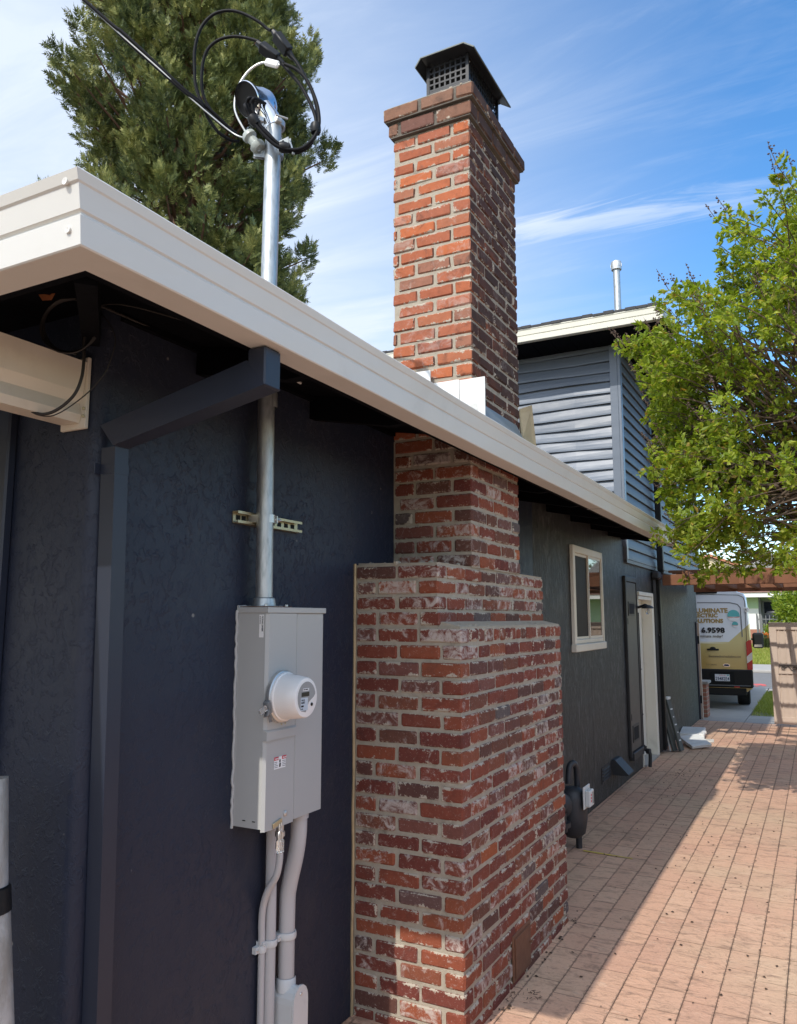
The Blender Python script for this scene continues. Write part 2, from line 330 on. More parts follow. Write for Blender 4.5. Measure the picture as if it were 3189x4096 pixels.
simple('asphalt', (0.165, 0.16, 0.155), 0.9, var=0.18, nscale=5, bump=0.5, bscale=60)
simple('lawn_soil', (0.16, 0.17, 0.05), 0.95, var=0.4, nscale=6, bump=0.6, bscale=60)
simple('paint_yellow', (0.62, 0.46, 0.07), 0.8, var=0.3, nscale=40)
simple('paint_red', (0.62, 0.10, 0.09), 0.8, var=0.3, nscale=10)
simple('litter_brown', (0.055, 0.033, 0.022), 0.9, var=0.5, nscale=40)
simple('bark', (0.12, 0.085, 0.06), 0.9, var=0.35, nscale=10, bump=0.6, bscale=30)
simple('redbark', (0.16, 0.085, 0.055), 0.9, var=0.35, nscale=4, bump=0.6, bscale=20)
simple('seed_brown', (0.10, 0.062, 0.048), 0.8, var=0.4, nscale=30)
simple('green_wall', (0.42, 0.56, 0.36), 0.85, var=0.04)
simple('white_wall', (0.80, 0.80, 0.78), 0.85, var=0.03)
simple('cream_wall', (0.74, 0.64, 0.48), 0.85, var=0.04)
simple('trim_white', (0.78, 0.77, 0.73), 0.6, var=0.03)
simple('brick_far', (0.36, 0.16, 0.11), 0.9, var=0.3, nscale=12)
simple('iron_grey', (0.16, 0.165, 0.17), 0.6, var=0.2)
simple('white_board', (0.72, 0.73, 0.71), 0.6, var=0.07, nscale=8, dirt=0.3, dirtc=(0.35, 0.33, 0.28))
simple('board_olive', (0.075, 0.085, 0.078), 0.6, var=0.2, nscale=6, dirt=0.2)
simple('tyre_black', (0.010, 0.010, 0.011), 0.8)
simple('lens_red', (0.48, 0.012, 0.016), 0.12, var=0.05)
simple('lens_clear', (0.55, 0.56, 0.57), 0.1, 0.3, var=0.05)
simple('chrome', (0.75, 0.76, 0.78), 0.12, 1.0)
simple('badge_blue', (0.02, 0.035, 0.09), 0.25)
simple('ink_dark', (0.02, 0.018, 0.02), 0.7)
simple('ink_gold', (0.36, 0.235, 0.07), 0.6)
simple('ink_brown', (0.14, 0.10, 0.05), 0.6)
simple('ink_red', (0.55, 0.03, 0.05), 0.6)
simple('sticker_white', (0.80, 0.80, 0.79), 0.55, var=0.02)
simple('sticker_teal', (0.10, 0.42, 0.42), 0.5, var=0.25, nscale=3)
simple('sticker_orange', (0.62, 0.16, 0.07), 0.5)
simple('plate_white', (0.74, 0.75, 0.77), 0.45, var=0.03)
simple('plate_navy', (0.03, 0.04, 0.10), 0.5)
simple('lcd_dark', (0.035, 0.038, 0.030), 0.2)
simple('lens_grey', (0.30, 0.31, 0.31), 0.25, var=0.05)
simple('label_blue', (0.50, 0.56, 0.62), 0.5)
simple('dead_leaf', (0.36, 0.13, 0.05), 0.8, var=0.2)
simple('fence_wood', (0.55, 0.50, 0.43), 0.85, var=0.2, nscale=4)
def mk_glass():
    s = NT('window_glass'); return s.fin((0.010, 0.010, 0.010), 0.02, 0, None, 0.9)
mk_glass()
simple('screen_dark', (0.030, 0.024, 0.019), 0.6, var=0.2, spec=0.15)
def mk_clear():
    s = NT('clear_plastic'); s.b.inputs['Transmission Weight'].default_value = 0.8; return s.fin((0.8, 0.8, 0.78), 0.12)
mk_clear()
def mk_vanpaint():
    s = NT('van_livery'); sp = s.n('ShaderNodeSeparateXYZ'); s.L(s.tc.outputs['Object'], sp.inputs[0])
    x, y, z = sp.outputs
    # white wrap above, gold below; the edge climbs at the corners
    edge = s.M('ADD', 1.15 * S, s.M('MULTIPLY', s.M('MINIMUM', s.M('MAXIMUM', s.M('SUBTRACT', s.M('ABSOLUTE', x), 0.55 * S), 0.0), 0.36 * S), 0.92))
    top = s.ss(s.M('SUBTRACT', z, edge), -0.004, 0.004)
    rim = s.M('MULTIPLY', s.ss(s.M('SUBTRACT', z, edge), -0.035, -0.03), s.ss(s.M('ABSOLUTE', x), 0.62 * S, 0.15 * S))
    gold = s.mix(s.ss(z, 0.75 * S, 1.2 * S), (0.46, 0.29, 0.075), (0.58, 0.46, 0.17))
    col = s.mix(s.M('MULTIPLY', rim, 0.7), gold, (0.85, 0.83, 0.72))
    col = s.mix(top, col, (0.74, 0.76, 0.80))
    s.fin(col, 0.28, 0, None, 0.5); s.b.inputs['Coat Weight'].default_value = 0.4; s.b.inputs['Coat Roughness'].default_value = 0.06
mk_vanpaint()

# ------------------------------------------------------------------ mesh helpers
def link(o, parent=None):
    COL.objects.link(o)
    if parent is not None: o.parent = parent
    return o
def org(parent):
    v = Vector((0, 0, 0))
    while parent is not None: v += parent.location; parent = parent.parent
    return v
class MB:
    def __init__(s): s.v = []; s.f = []; s.sm = []
    def add(s, vs, fs, smooth=False):
        o = len(s.v); s.v += [tuple(v) for v in vs]; s.f += [tuple(i + o for i in f) for f in fs]; s.sm += [smooth] * len(fs); return s
    def box(s, x0, y0, z0, x1, y1, z1, b=0.0):
        if x0 > x1: x0, x1 = x1, x0
        if y0 > y1: y0, y1 = y1, y0
        if z0 > z1: z0, z1 = z1, z0
        if b <= 0:
            return s.add([(x, y, z) for z in (z0, z1) for y in (y0, y1) for x in (x0, x1)],
                         [(0, 2, 3, 1), (4, 5, 7, 6), (0, 1, 5, 4), (2, 6, 7, 3), (0, 4, 6, 2), (1, 3, 7, 5)])
        vs, fs = chamfer(x1 - x0, y1 - y0, z1 - z0, b, 0)
        c = ((x0 + x1) / 2, (y0 + y1) / 2, (z0 + z1) / 2)
        return s.add([(v[0] + c[0], v[1] + c[1], v[2] + c[2]) for v in vs], fs)
    def obox(s, c, ax, ay, az, b=0.0):
        """box centred at c with half-axis vectors"""
        c = Vector(c); ax = Vector(ax); ay = Vector(ay); az = Vector(az)
        if b > 0:
            vs, fs = chamfer(2 * ax.length, 2 * ay.length, 2 * az.length, b, 0)
            X, Y, Z = ax.normalized(), ay.normalized(), az.normalized()
            return s.add([c + X * v[0] + Y * v[1] + Z * v[2] for v in vs], fs)
        return s.add([c + ax * i + ay * j + az * k for k in (-1, 1) for j in (-1, 1) for i in (-1, 1)],
                     [(0, 2, 3, 1), (4, 5, 7, 6), (0, 1, 5, 4), (2, 6, 7, 3), (0, 4, 6, 2), (1, 3, 7, 5)])
    def bar(s, p0, p1, w, h, up=(0, 0, 1), b=0.0):
        p0 = Vector(p0); p1 = Vector(p1); d = (p1 - p0); l = d.length; d.normalize(); up = Vector(up)
        side = d.cross(up)
        if side.length < 1e-4: side = d.cross(Vector((1, 0, 0)))
        side.normalize(); u = side.cross(d)
        return s.obox((p0 + p1) / 2, d * l / 2, side * w / 2, u * h / 2, b)
    def tube(s, pts, r, n=10, cap=True, rs=None):
        pts = [Vector(p) for p in pts]; m = len(pts); rings = []
        t0 = (pts[1] - pts[0]).normalized(); a = t0.orthogonal().normalized()
        for i, p in enumerate(pts):
            t = (pts[min(i + 1, m - 1)] - pts[max(i - 1, 0)]).normalized()
            a = (a - t * a.dot(t)).normalized(); b = t.cross(a); rr = rs[i] if rs else r
            rings.append([p + (a * math.cos(2 * math.pi * k / n) + b * math.sin(2 * math.pi * k / n)) * rr for k in range(n)])
        vs = [v for rg in rings for v in rg]
        fs = [(i * n + k, i * n + (k + 1) % n, (i + 1) * n + (k + 1) % n, (i + 1) * n + k) for i in range(m - 1) for k in range(n)]
        s.add(vs, fs, True)
        if cap:
            s.add(rings[0], [tuple(range(n))[::-1]]); s.add(rings[-1], [tuple(range(n))])
        return s
    def cyl(s, p0, p1, r, n=20, r1=None, cap=True): return s.tube([p0, p1], r, n, cap, [r, r if r1 is None else r1])
    def prism(s, prof, p0, p1, ux, uy, closed=True, caps=True, smooth=False):
        """profile (a,b) swept from p0 to p1; a along ux, b along uy"""
        ux = Vector(ux); uy = Vector(uy); n = len(prof)
        ra = [Vector(p0) + ux * a + uy * b for a, b in prof]; rb = [Vector(p1) + ux * a + uy * b for a, b in prof]
        m = n if closed else n - 1
        s.add(ra + rb, [(i, (i + 1) % n, n + (i + 1) % n, n + i) for i in range(m)], smooth)
        if caps and closed: s.add(ra, [tuple(range(n))[::-1]]); s.add(rb, [tuple(range(n))])
        return s
    def lathe(s, prof, c, ax, n=28):
        """profile (distance along axis, radius)"""
        c = Vector(c); ax = Vector(ax).normalized(); a = ax.orthogonal().normalized(); b = ax.cross(a)
        vs = [c + ax * d + (a * math.cos(2 * math.pi * k / n) + b * math.sin(2 * math.pi * k / n)) * r for d, r in prof for k in range(n)]
        fs = [(i * n + k, i * n + (k + 1) % n, (i + 1) * n + (k + 1) % n, (i + 1) * n + k) for i in range(len(prof) - 1) for k in range(n)]
        return s.add(vs, fs, True)
    def poly(s, pts): return s.add(pts, [tuple(range(len(pts)))])
    def sphere(s, c, r, n=12, sc=(1, 1, 1)):
        vs = []; m = n // 2
        for i in range(m + 1):
            th = math.pi * i / m
            for k in range(n): ph = 2 * math.pi * k / n; vs.append((c[0] + r * sc[0] * math.sin(th) * math.cos(ph), c[1] + r * sc[1] * math.sin(th) * math.sin(ph), c[2] + r * sc[2] * math.cos(th)))
        return s.add(vs, [(i * n + k, (i + 1) * n + k, (i + 1) * n + (k + 1) % n, i * n + (k + 1) % n) for i in range(m) for k in range(n)], True)
    def build(s, name, mat, parent=None, kind=None, fixn=True):
        o = org(parent); me = bpy.data.meshes.new(name)
        me.from_pydata([(v[0] * S - o.x, v[1] * S - o.y, v[2] * S - o.z) for v in s.v], [], s.f)
        me.polygons.foreach_set('use_smooth', s.sm)
        if fixn:
            bm = bmesh.new(); bm.from_mesh(me); bmesh.ops.remove_doubles(bm, verts=bm.verts, dist=1e-5)
            bmesh.ops.recalc_face_normals(bm, faces=bm.faces); bm.to_mesh(me); bm.free()
        if any(s.sm): me.set_sharp_from_angle(angle=R(42))
        me.materials.append(MATS[mat] if isinstance(mat, str) else mat)
        ob = bpy.data.objects.new(name, me); link(ob, parent)
        if kind: ob['kind'] = kind
        return ob
def chamfer(dx, dy, dz, c, jit):
    """24-vertex chamfered box (44 triangles)"""
    h = (dx / 2, dy / 2, dz / 2); idx = {}; vs = []
    for sx in (-1, 1):
        for sy in (-1, 1):
            for sz in (-1, 1):
                j = [random.uniform(-jit, jit) for _ in range(3)]
                for a in range(3):
                    p = [sx * (h[0] - c), sy * (h[1] - c), sz * (h[2] - c)]
                    p[a] = (sx, sy, sz)[a] * h[a]
                    idx[(sx, sy, sz, a)] = len(vs); vs.append(tuple(p[i] + j[i] * (1.0 if i != a else 0.35) for i in range(3)))
    fs = []
    def K(s3, a): return idx[(s3[0], s3[1], s3[2], a)]
    for a in range(3):
        b, d = [(1, 2), (2, 0), (0, 1)][a]
        for sg in (-1, 1):
            ring = []
            for (sb, sd) in ((-1, -1), (1, -1), (1, 1), (-1, 1)):
                t = [0, 0, 0]; t[a] = sg; t[b] = sb; t[d] = sd; ring.append(K(t, a))
            fs.append(tuple(ring if sg > 0 else ring[::-1]))
    for a in range(3):
        b, d = [(1, 2), (2, 0), (0, 1)][a]
        for sb in (-1, 1):
            for sd in (-1, 1):
                t0 = [0, 0, 0]; t0[a] = -1; t0[b] = sb; t0[d] = sd; t1 = list(t0); t1[a] = 1
                q = (K(t0, b), K(t1, b), K(t1, d), K(t0, d)); fs.append(q if sb * sd > 0 else q[::-1])
    for sx in (-1, 1):
        for sy in (-1, 1):
            for sz in (-1, 1):
                t = (sx, sy, sz); q = (K(t, 0), K(t, 1), K(t, 2)); fs.append(q if sx * sy * sz > 0 else q[::-1])
    return vs, fs
def spline(pts, k=6):
    P = [Vector(p) for p in pts]; out = []
    for i in range(len(P) - 1):
        a = P[max(i - 1, 0)]; b = P[i]; c = P[i + 1]; d = P[min(i + 2, len(P) - 1)]
        for j in range(k):
            t = j / k; out.append(0.5 * ((2 * b) + (c - a) * t + (2 * a - 5 * b + 4 * c - d) * t * t + (3 * b - a - 3 * c + d) * t ** 3))
    return out + [P[-1]]
def thing(name, label, cat, loc=(0, 0, 0), group=None):
    o = bpy.data.objects.new(name, None); COL.objects.link(o); o.location = Vector(loc) * S; o.empty_display_size = 0.2
    return tag(o, label, cat, group)
def tag(o, label, cat, group=None):
    o['label'] = label; o['category'] = cat
    if group: o['group'] = group
    return o
def mesh_np(name, V, F, mat, parent=None, kind=None):
    """V (n,3) modelling units, F (m,3|4) ints"""
    o = org(parent); me = bpy.data.meshes.new(name); V = V * S - np.array(o); n, k = F.shape
    me.vertices.add(len(V)); me.vertices.foreach_set('co', V.astype(np.float32).ravel())
    me.loops.add(n * k); me.loops.foreach_set('vertex_index', F.astype(np.int32).ravel())
    me.polygons.add(n); me.polygons.foreach_set('loop_start', np.arange(0, n * k, k, dtype=np.int32)); me.update(calc_edges=True)
    me.materials.append(MATS[mat]); ob = bpy.data.objects.new(name, me); link(ob, parent)
    if kind: ob['kind'] = kind
    return ob
def edge_uv(me, boxes, corner=False):
    """uv layers near / far = distance in metres to the four edges of the face; boxes give the dims of each run of 26 faces"""
    a = me.uv_layers.new(name='near'); b = me.uv_layers.new(name='far')
    n = len(me.loops); ua = np.zeros((n, 2), np.float32); ub = np.zeros((n, 2), np.float32)
    for p in me.polygons:
        c, d = boxes[p.index // 26]; nn = p.normal; ax = max(range(3), key=lambda i: abs(nn[i])); t = [i for i in range(3) if i != ax]
        for li in p.loop_indices:
            v = me.vertices[me.loops[li].vertex_index].co
            for q in (0, 1):
                x = v[t[q]] - c[t[q]] * S; h = d[t[q]] * S / 2; ua[li, q] = x + h; ub[li, q] = h - x
            if corner and ax == 0: ua[li, 0] += .1
            if corner and ax == 1: ub[li, 0] += .1
    a.data.foreach_set('uv', ua.ravel()); b.data.foreach_set('uv', ub.ravel())
def boxes_mesh(name, boxes, mat, ch, jit, o=Vector((0, 0, 0)), corner=False):
    V = []; F = []; B = []
    for c, d in boxes:
        vs, fs = chamfer(*d, ch() if callable(ch) else ch, jit); k = len(V); V += [tuple((v[i] + c[i]) * S - o[i] for i in range(3)) for v in vs]; F += [tuple(i + k for i in f) for f in fs]; B.append((tuple(c[i] - o[i] / S for i in range(3)), d))
    me = bpy.data.meshes.new(name); me.from_pydata(V, [], F); me.materials.append(MATS[mat]); edge_uv(me, B, corner); return me
FONTS = {}
def lettering(txt, size, origin, ux, uy, mat, parent, align='LEFT', bold=0.0, shear=0.0, name='lettering', sx=1.0):
    """flat raised letters; ux is the reading direction, uy up"""
    cu = bpy.data.curves.new('t', 'FONT'); cu.body = txt; cu.size = size; cu.align_x = align; cu.extrude = 0.0006; cu.offset = bold; cu.shear = shear; cu.resolution_u = 2
    ob = bpy.data.objects.new('t', cu); COL.objects.link(ob); dg = bpy.context.evaluated_depsgraph_get(); dg.update()
    me = bpy.data.meshes.new_from_object(ob.evaluated_get(dg)); bpy.data.objects.remove(ob); bpy.data.curves.remove(cu)
    ux = Vector(ux); uy = Vector(uy); un = ux.cross(uy); o = org(parent); O = Vector(origin)
    for v in me.vertices: v.co = (O + ux * v.co.x * sx + uy * v.co.y + un * v.co.z) * S - o
    me.materials.clear(); me.materials.append(MATS[mat]); me.name = name
    ob = bpy.data.objects.new(name, me); return link(ob, parent)

# ================================================================== SETTING
MB().box(-400, -300, -0.60, 400, 600, -0.06).build('ground', 'ground_dirt', kind='structure')
PAV = bpy.data.objects.new('pavement', None); COL.objects.link(PAV); PAV['kind'] = 'structure'
MB().box(-0.2, -3.0, -0.055, 4.2, 13.25, -0.004).build('joint_bed', 'joint_dark', PAV)
def pavers():
    cells = []; x = 0.0275 - 0.1245 * 2; col = 0
    while x < 4.1:
        y = -3 + [0.0, 0.135, 0.06, 0.2, 0.1][col % 5]
        while y < 13.22:
            l = random.choice([0.27, 0.27, 0.285, 0.255, 0.36, 0.21]); y1 = min(y + l, 13.245)
            for ctl in (4.26, 5.76, 7.18, 8.66, 10.15, 11.65):     # joints that run right across
                if y < ctl - 0.02 < y1 - 0.02 or abs(y1 - ctl) < 0.10: y1 = ctl; break
            if y1 - y > 0.05: cells.append((max(x, 0.0), x + 0.1245, y, y1))
            y = y1
        x += 0.1245; col += 1
    cells = [c for c in cells if c[1] > 0.02 and not (c[1] <= 0.49 and c[2] > 2.89 and c[3] < 4.25)]
    def vis(c):
        mx, my = (c[0] + c[1]) / 2, (c[2] + c[3]) / 2
        if my < 2.7 or mx > 1.62 or (mx < 0.5 and my < 4.2): return 1e9
        return math.hypot(mx - 1.739, my)
    cells.sort(key=vis); cache = {}; rest = []
    for i, (x0, x1, y0, y1) in enumerate(cells):
        g = 0.0012; dx, dy = x1 - x0 - 2 * g, y1 - y0 - 2 * g; zt = random.uniform(-0.0010, 0.0)
        if i < 300:
            k = (round(dx, 3), round(dy, 2), i % 3)
            if k not in cache: cache[k] = boxes_mesh('paver', [((0, 0, 0), (dx, dy, 0.03))], 'stamped_paving', 0.0012, 0.0011)
            ob = bpy.data.objects.new('paver', cache[k]); link(ob, PAV); ob.location = Vector(((x0 + x1) / 2, (y0 + y1) / 2, zt - 0.015)) * S
        else: rest.append((((x0 + x1) / 2, (y0 + y1) / 2, zt - 0.015), (dx, dy, 0.03)))
    ob = bpy.data.objects.new('paver_field', boxes_mesh('paver_field', rest, 'stamped_paving', 0.0012, 0.0011)); link(ob, PAV); ob['kind'] = 'stuff'
pavers()
# spray-paint line and grime dots lie 4 mm proud of the paving
m = MB(); pts = [(0.235 + 0.33 * i / 14, 5.52 - 0.028 * i / 14) for i in range(15)]
for i in range(14):
    w0 = random.uniform(0.009, 0.016) * (1 - 0.4 * (i / 14)); a, b = pts[i], pts[i + 1]
    m.poly([(a[0], a[1] - w0, 0.004), (b[0], b[1] - w0, 0.004), (b[0], b[1] + w0, 0.004), (a[0], a[1] + w0, 0.004)])
m.build('paint_line', 'paint_yellow', PAV)
# concrete walk and drive out to the street
m = MB(); m.box(-6, 13.262, -0.06, 0.64, 15.1, -0.006, 0.004); m.box(-6, 15.108, -0.06, 0.64, 20.2, -0.006, 0.004); m.build('driveway', 'concrete', kind='structure')
m = MB(); m.box(0.648, 13.262, -0.06, 3.5, 13.75, -0.004, 0.004); m.box(0.648, 13.758, -0.06, 3.5, 14.25, -0.004, 0.004); m.build('path', 'concrete', kind='structure')
m = MB(); m.box(0.66, 19.0, -0.06, 60, 20.2, -0.002, 0.01); m.box(-60, 19.0, -0.06, -6.01, 20.2, -0.002, 0.01); m.build('sidewalk', 'concrete', kind='structure')
MB().box(-80, 20.2, -0.06, 80, 26.1, -0.05).build('road', 'asphalt', kind='structure')
m = MB()
for cx, cy, rx, ry in ((0.36, 21.5, 0.16, 0.22), (0.12, 21.9, 0.10, 0.1), (0.48, 21.2, 0.06, 0.12), (0.33, 21.0, 0.05, 0.1)):
    m.poly([(cx + rx * math.cos(t) * random.uniform(0.8, 1.1), cy + ry * math.sin(t) * random.uniform(0.8, 1.1), -0.046) for t in [k * math.pi / 6 for k in range(12)]])
m.build('utility_paint_mark', 'paint_red', kind='structure')
MB().box(-80, 26.1, -0.06, 80, 29.2, 0.04, 0.02).build('far_sidewalk', 'concrete', kind='structure')
MB().add([(-80, 29.2, 0.03), (80, 29.2, 0.03), (80, 37, 0.47), (-80, 37, 0.47), (80, 120, 0.5), (-80, 120, 0.5)], [(0, 1, 2, 3), (3, 2, 4, 5)]).build('far_lawn', 'lawn_soil', kind='structure')
MB().box(0.66, 14.258, -0.06, 3.6, 18.99, -0.012).build('lawn', 'lawn_soil', kind='structure')
def grass(name, n, x0, x1, y0, y1, h, w, zf, mask=None):
    P = np.stack([RNG.uniform(x0, x1, n), RNG.uniform(y0, y1, n)], 1)
    if mask is not None: P = P[mask(P)]
    n = len(P); z = zf(P); a = RNG.uniform(0, 2 * np.pi, n); hh = h * RNG.uniform(0.5, 1.2, n); t = RNG.normal(0, 0.35, (n, 2)) * hh[:, None]
    b0 = np.stack([P[:, 0] - np.cos(a) * w, P[:, 1] - np.sin(a) * w, z], 1); b1 = np.stack([P[:, 0] + np.cos(a) * w, P[:, 1] + np.sin(a) * w, z], 1)
    tp = np.stack([P[:, 0] + t[:, 0], P[:, 1] + t[:, 1], z + hh], 1)
    V = np.stack([b0, b1, tp], 1).reshape(-1, 3); F = np.arange(3 * n).reshape(-1, 3)
    return mesh_np(name, V, F, 'grass_blade', kind='stuff')
def bare(P): return (P[:, 1] + 1.1 * (P[:, 0] - 0.66) > 14.9 + 0.8 * RNG.random(len(P)) ** 2) | (RNG.random(len(P)) < 0.12)
grass('front_grass', 26000, 0.66, 2.4, 14.3, 18.95, 0.055, 0.006, lambda P: np.full(len(P), -0.012), bare)
grass('far_grass', 26000, -1.5, 4.0, 29.3, 36.5, 0.09, 0.014, lambda P: 0.03 + (P[:, 1] - 29.2) * 0.0564)

# ================================================================== HOUSE
HOUSE = thing('house', 'low dark navy stucco house with wide cream gutter along its eave', 'house', (0, 1.5, 0))
def house():
    # rounded stucco corner, side wall and back wall in one skin
    r = 0.045; arc = [(-r + r * math.cos(t), 1.5 + r - r * math.sin(t)) for t in [k * math.pi / 2 / 8 for k in range(9)]]
    prof = [(-0.0, 5.298)] + [(a, b) for a, b in arc] + [(-4.0, 1.5), (-4.0, 1.64), (-0.14, 1.64), (-0.14, 5.298)]
    m = MB(); n = len(prof); zs = [-0.05, 0.5, 1.0, 1.5, 2.0, 2.48]
    vs = [(x, y, z) for z in zs for x, y in prof]; m.add(vs, [(i * n + k, i * n + (k + 1) % n, (i + 1) * n + (k + 1) % n, (i + 1) * n + k) for i in range(len(zs) - 1) for k in range(n)], True)
    m.build('stucco_wall', 'navy_stucco', HOUSE)
    b = MB()
    b.box(-0.14, 5.302, 0, 0, 6.80, 2.48); b.box(-0.14, 6.803, 0, 0, 8.20, 2.48); b.box(-0.14, 8.203, 0, 0, 8.83, 2.30)
    b.build('board_wall', 'charcoal_board', HOUSE)
    # skirt the door reveal at the far end belongs to the wing
    # open rafters and roof sheathing
    s = MB(); s.add([(0.477, 1.038, 2.36), (0.477, 8.2, 2.36), (-4.2, 8.2, 2.36), (-4.2, 1.038, 2.36), (-0.2, 1.75, 2.472), (-0.2, 7.5, 2.472)],
          [(0, 1, 5, 4), (1, 2, 5), (2, 3, 4, 5), (3, 0, 4)]); s.build('eave_sheathing', 'eave_black', HOUSE)
    s = MB(); s.add([(0.53, 0.985, 2.376), (0.53, 8.2, 2.376), (-4.2, 8.2, 2.376), (-4.2, 0.985, 2.376), (-1.9, 3.35, 2.86), (-1.9, 6.2, 2.86)],
          [(0, 1, 5, 4), (1, 2, 5), (2, 3, 4, 5), (3, 0, 4)]); s.build('roof', 'shingle_dark', HOUSE)
    s = MB()
    for k in range(46):
        y = 1.0 + k * 0.155; s.box(0.44, y, 2.381, 0.548 + random.uniform(-.012, .012), y + 0.15, 2.387 + random.uniform(0, .005))
    s.build('shingle_edge', 'shingle_dark', HOUSE)
    f = MB(); f.box(0.454, 1.038, 2.256, 0.4775, 7.95, 2.35); f.box(-4.2, 1.038, 2.256, 0.4535, 1.061, 2.35); f.build('fascia_board', 'eave_black', HOUSE)
    for k, y in enumerate([1.9, 2.55, 4.35, 5.0, 5.65, 6.3, 6.95, 7.6]):
        MB().prism([(0.453, 2.355), (0.453, 2.28), (0.36, 2.275), (0.002, 2.345), (0.002, 2.44)], (0, y - 0.02, 0), (0, y + 0.02, 0), (1, 0, 0), (0, 0, 1)).build('rafter_tail', 'eave_black', HOUSE)
    MB().bar((-0.02, 1.48, 2.37), (0.435, 1.075, 2.30), 0.045, 0.10).build('hip_rafter', 'eave_black', HOUSE)
    t = MB(); t.box(0.002, 1.56, 2.415, 0.02, 3.22, 2.445); t.box(0.002, 3.9, 2.40, 0.02, 8.2, 2.44); t.build('frieze_strip', 'eave_black', HOUSE)
    # gutter: ribbed face, one mitred corner
    pr = [(0.0, 0.128), (0.0, 0.0), (0.078, 0.0), (0.081, 0.003), (0.0868, 0.063), (0.0842, 0.067), (0.0842, 0.071), (0.0885, 0.075), (0.0965, 0.124), (0.0995, 0.128), (0.105, 0.148), (0.1025, 0.152), (0.094, 0.150), (0.093, 0.143)]
    def yy(d): return 0.955 - (d - .081) * (1.55 if d > .081 else 1)
    def P(d, h, k): return [(-4.2, yy(d), 2.253 + h * .887), (0.479 + d, yy(d), 2.253 + h * .887), (0.479 + d, 7.95 + d, 2.253 + h * .887)][k]
    n = len(pr); g = MB()
    g.add([P(d, h, 0) for d, h in pr] + [P(d, h, 1) for d, h in pr], [(i, i + 1, n + i + 1, n + i) for i in range(n - 1)])
    K = 46; rows = []
    for k in range(K + 1):
        t = k / K; wv = 0 if k in (0, K) else 1
        rows.append([tuple(a + (b - a) * t for a, b in zip(P(d, h, 1), P(d, h, 2))) for d, h in pr])
        rows[-1] = [(x + wv * (.0010 * math.sin(k * 1.3 + z * 30) + .0008 * math.sin(k * .37)), y, z + wv * .0018 * math.sin(k * .29 + .6)) for x, y, z in rows[-1]]
    g.add([q for r_ in rows for q in r_], [(k * n + i, k * n + i + 1, (k + 1) * n + i + 1, (k + 1) * n + i) for k in range(K) for i in range(n - 1)])
    g.add([P(d, h, 2) for d, h in pr], [tuple(range(n))])
    go = g.build('gutter', 'cream_metal', HOUSE)
    for z, xx in ((2.368, 0.547), (2.287, 0.532)): MB().lathe([(0, 0.0), (0.003, 0.004), (0.003, 0.007), (-0.002, 0.007)], (xx, 0.925 if z > 2.33 else 0.949, z), (0, -1, 0), 10).build('gutter_screw', 'cream_metal', HOUSE)
    MB().box(0.47, 4.99, 2.2515, 0.562, 5.0, 2.2529).build('gutter_joint', 'caulk', HOUSE)
    # sliding window
    w = MB(); y0, y1, z0, z1 = 6.225, 7.205, 1.305, 2.15
    w.box(0.0, y0, z0, 0.03, y0 + 0.06, z1, .004); w.box(0.0, y1 - 0.04, z0, 0.03, y1, z1, .004); w.box(0.0, y0 + .061, z1 - 0.06, 0.029, y1 - .041, z1, .004); w.box(0.0, y0 + .061, z0 + .05, 0.026, y1 - .041, z0 + 0.085, .004)
    w.box(-0.01, y0 - 0.01, z0 - 0.012, 0.042, y1 + 0.01, z0 + 0.049, .005)
    win = w.build('window', 'window_cream', HOUSE)
    s = MB()
    for a, c, x in ((y0 + .061, 6.735, 0.004), (6.715, y1 - .041, 0.014)):
        s.box(x, a, z0 + .086, x + 0.009, a + 0.022, z1 - .061); s.box(x, c - 0.022, z0 + .086, x + .009, c, z1 - .061); s.box(x, a + .0225, z0 + .086, x + .009, c - .0225, z0 + .106); s.box(x, a + .0225, z1 - .081, x + .009, c - .0225, z1 - .061)
    s.build('sash', 'window_cream', win)
    MB().box(0.0065, y0 + .083, z0 + .106, 0.0085, 6.713, z1 - .081).build('screen_pane', 'screen_dark', win)
    MB().box(0.0165, 6.737, z0 + .106, 0.0185, y1 - .063, z1 - .081).build('pane', 'window_glass', win)
    # crawl vent and dryer hood low on the wall
    v = MB(); v.box(-0.01, 7.03, 0.145, 0.006, 7.33, 0.275); vv = v.build('crawl_vent', 'charcoal_metal', HOUSE)
    for k in range(4): MB().bar((0.007, 7.05, 0.165 + k * 0.028), (0.007, 7.31, 0.165 + k * 0.028), 0.006, 0.016, (1, 0, 1)).build('louvre', 'charcoal_metal', vv)
    MB().prism([(0, 0.29), (0.03, 0.285), (0.145, 0.165), (0.145, 0.155), (0.0, 0.155)], (0, 7.43, 0), (0, 7.66, 0), (1, 0, 0), (0, 0, 1)).build('dryer_hood', 'charcoal_metal', HOUSE)
    # back door trim beside the flue
    MB().box(-0.48, 1.468, 0, -0.335, 1.5, 2.2, .006).build('door_trim', 'downspout_navy', HOUSE)
    MB().box(-1.6, 1.478, 0, -0.485, 1.499, 2.2).build('back_door', 'window_cream', HOUSE)
house()

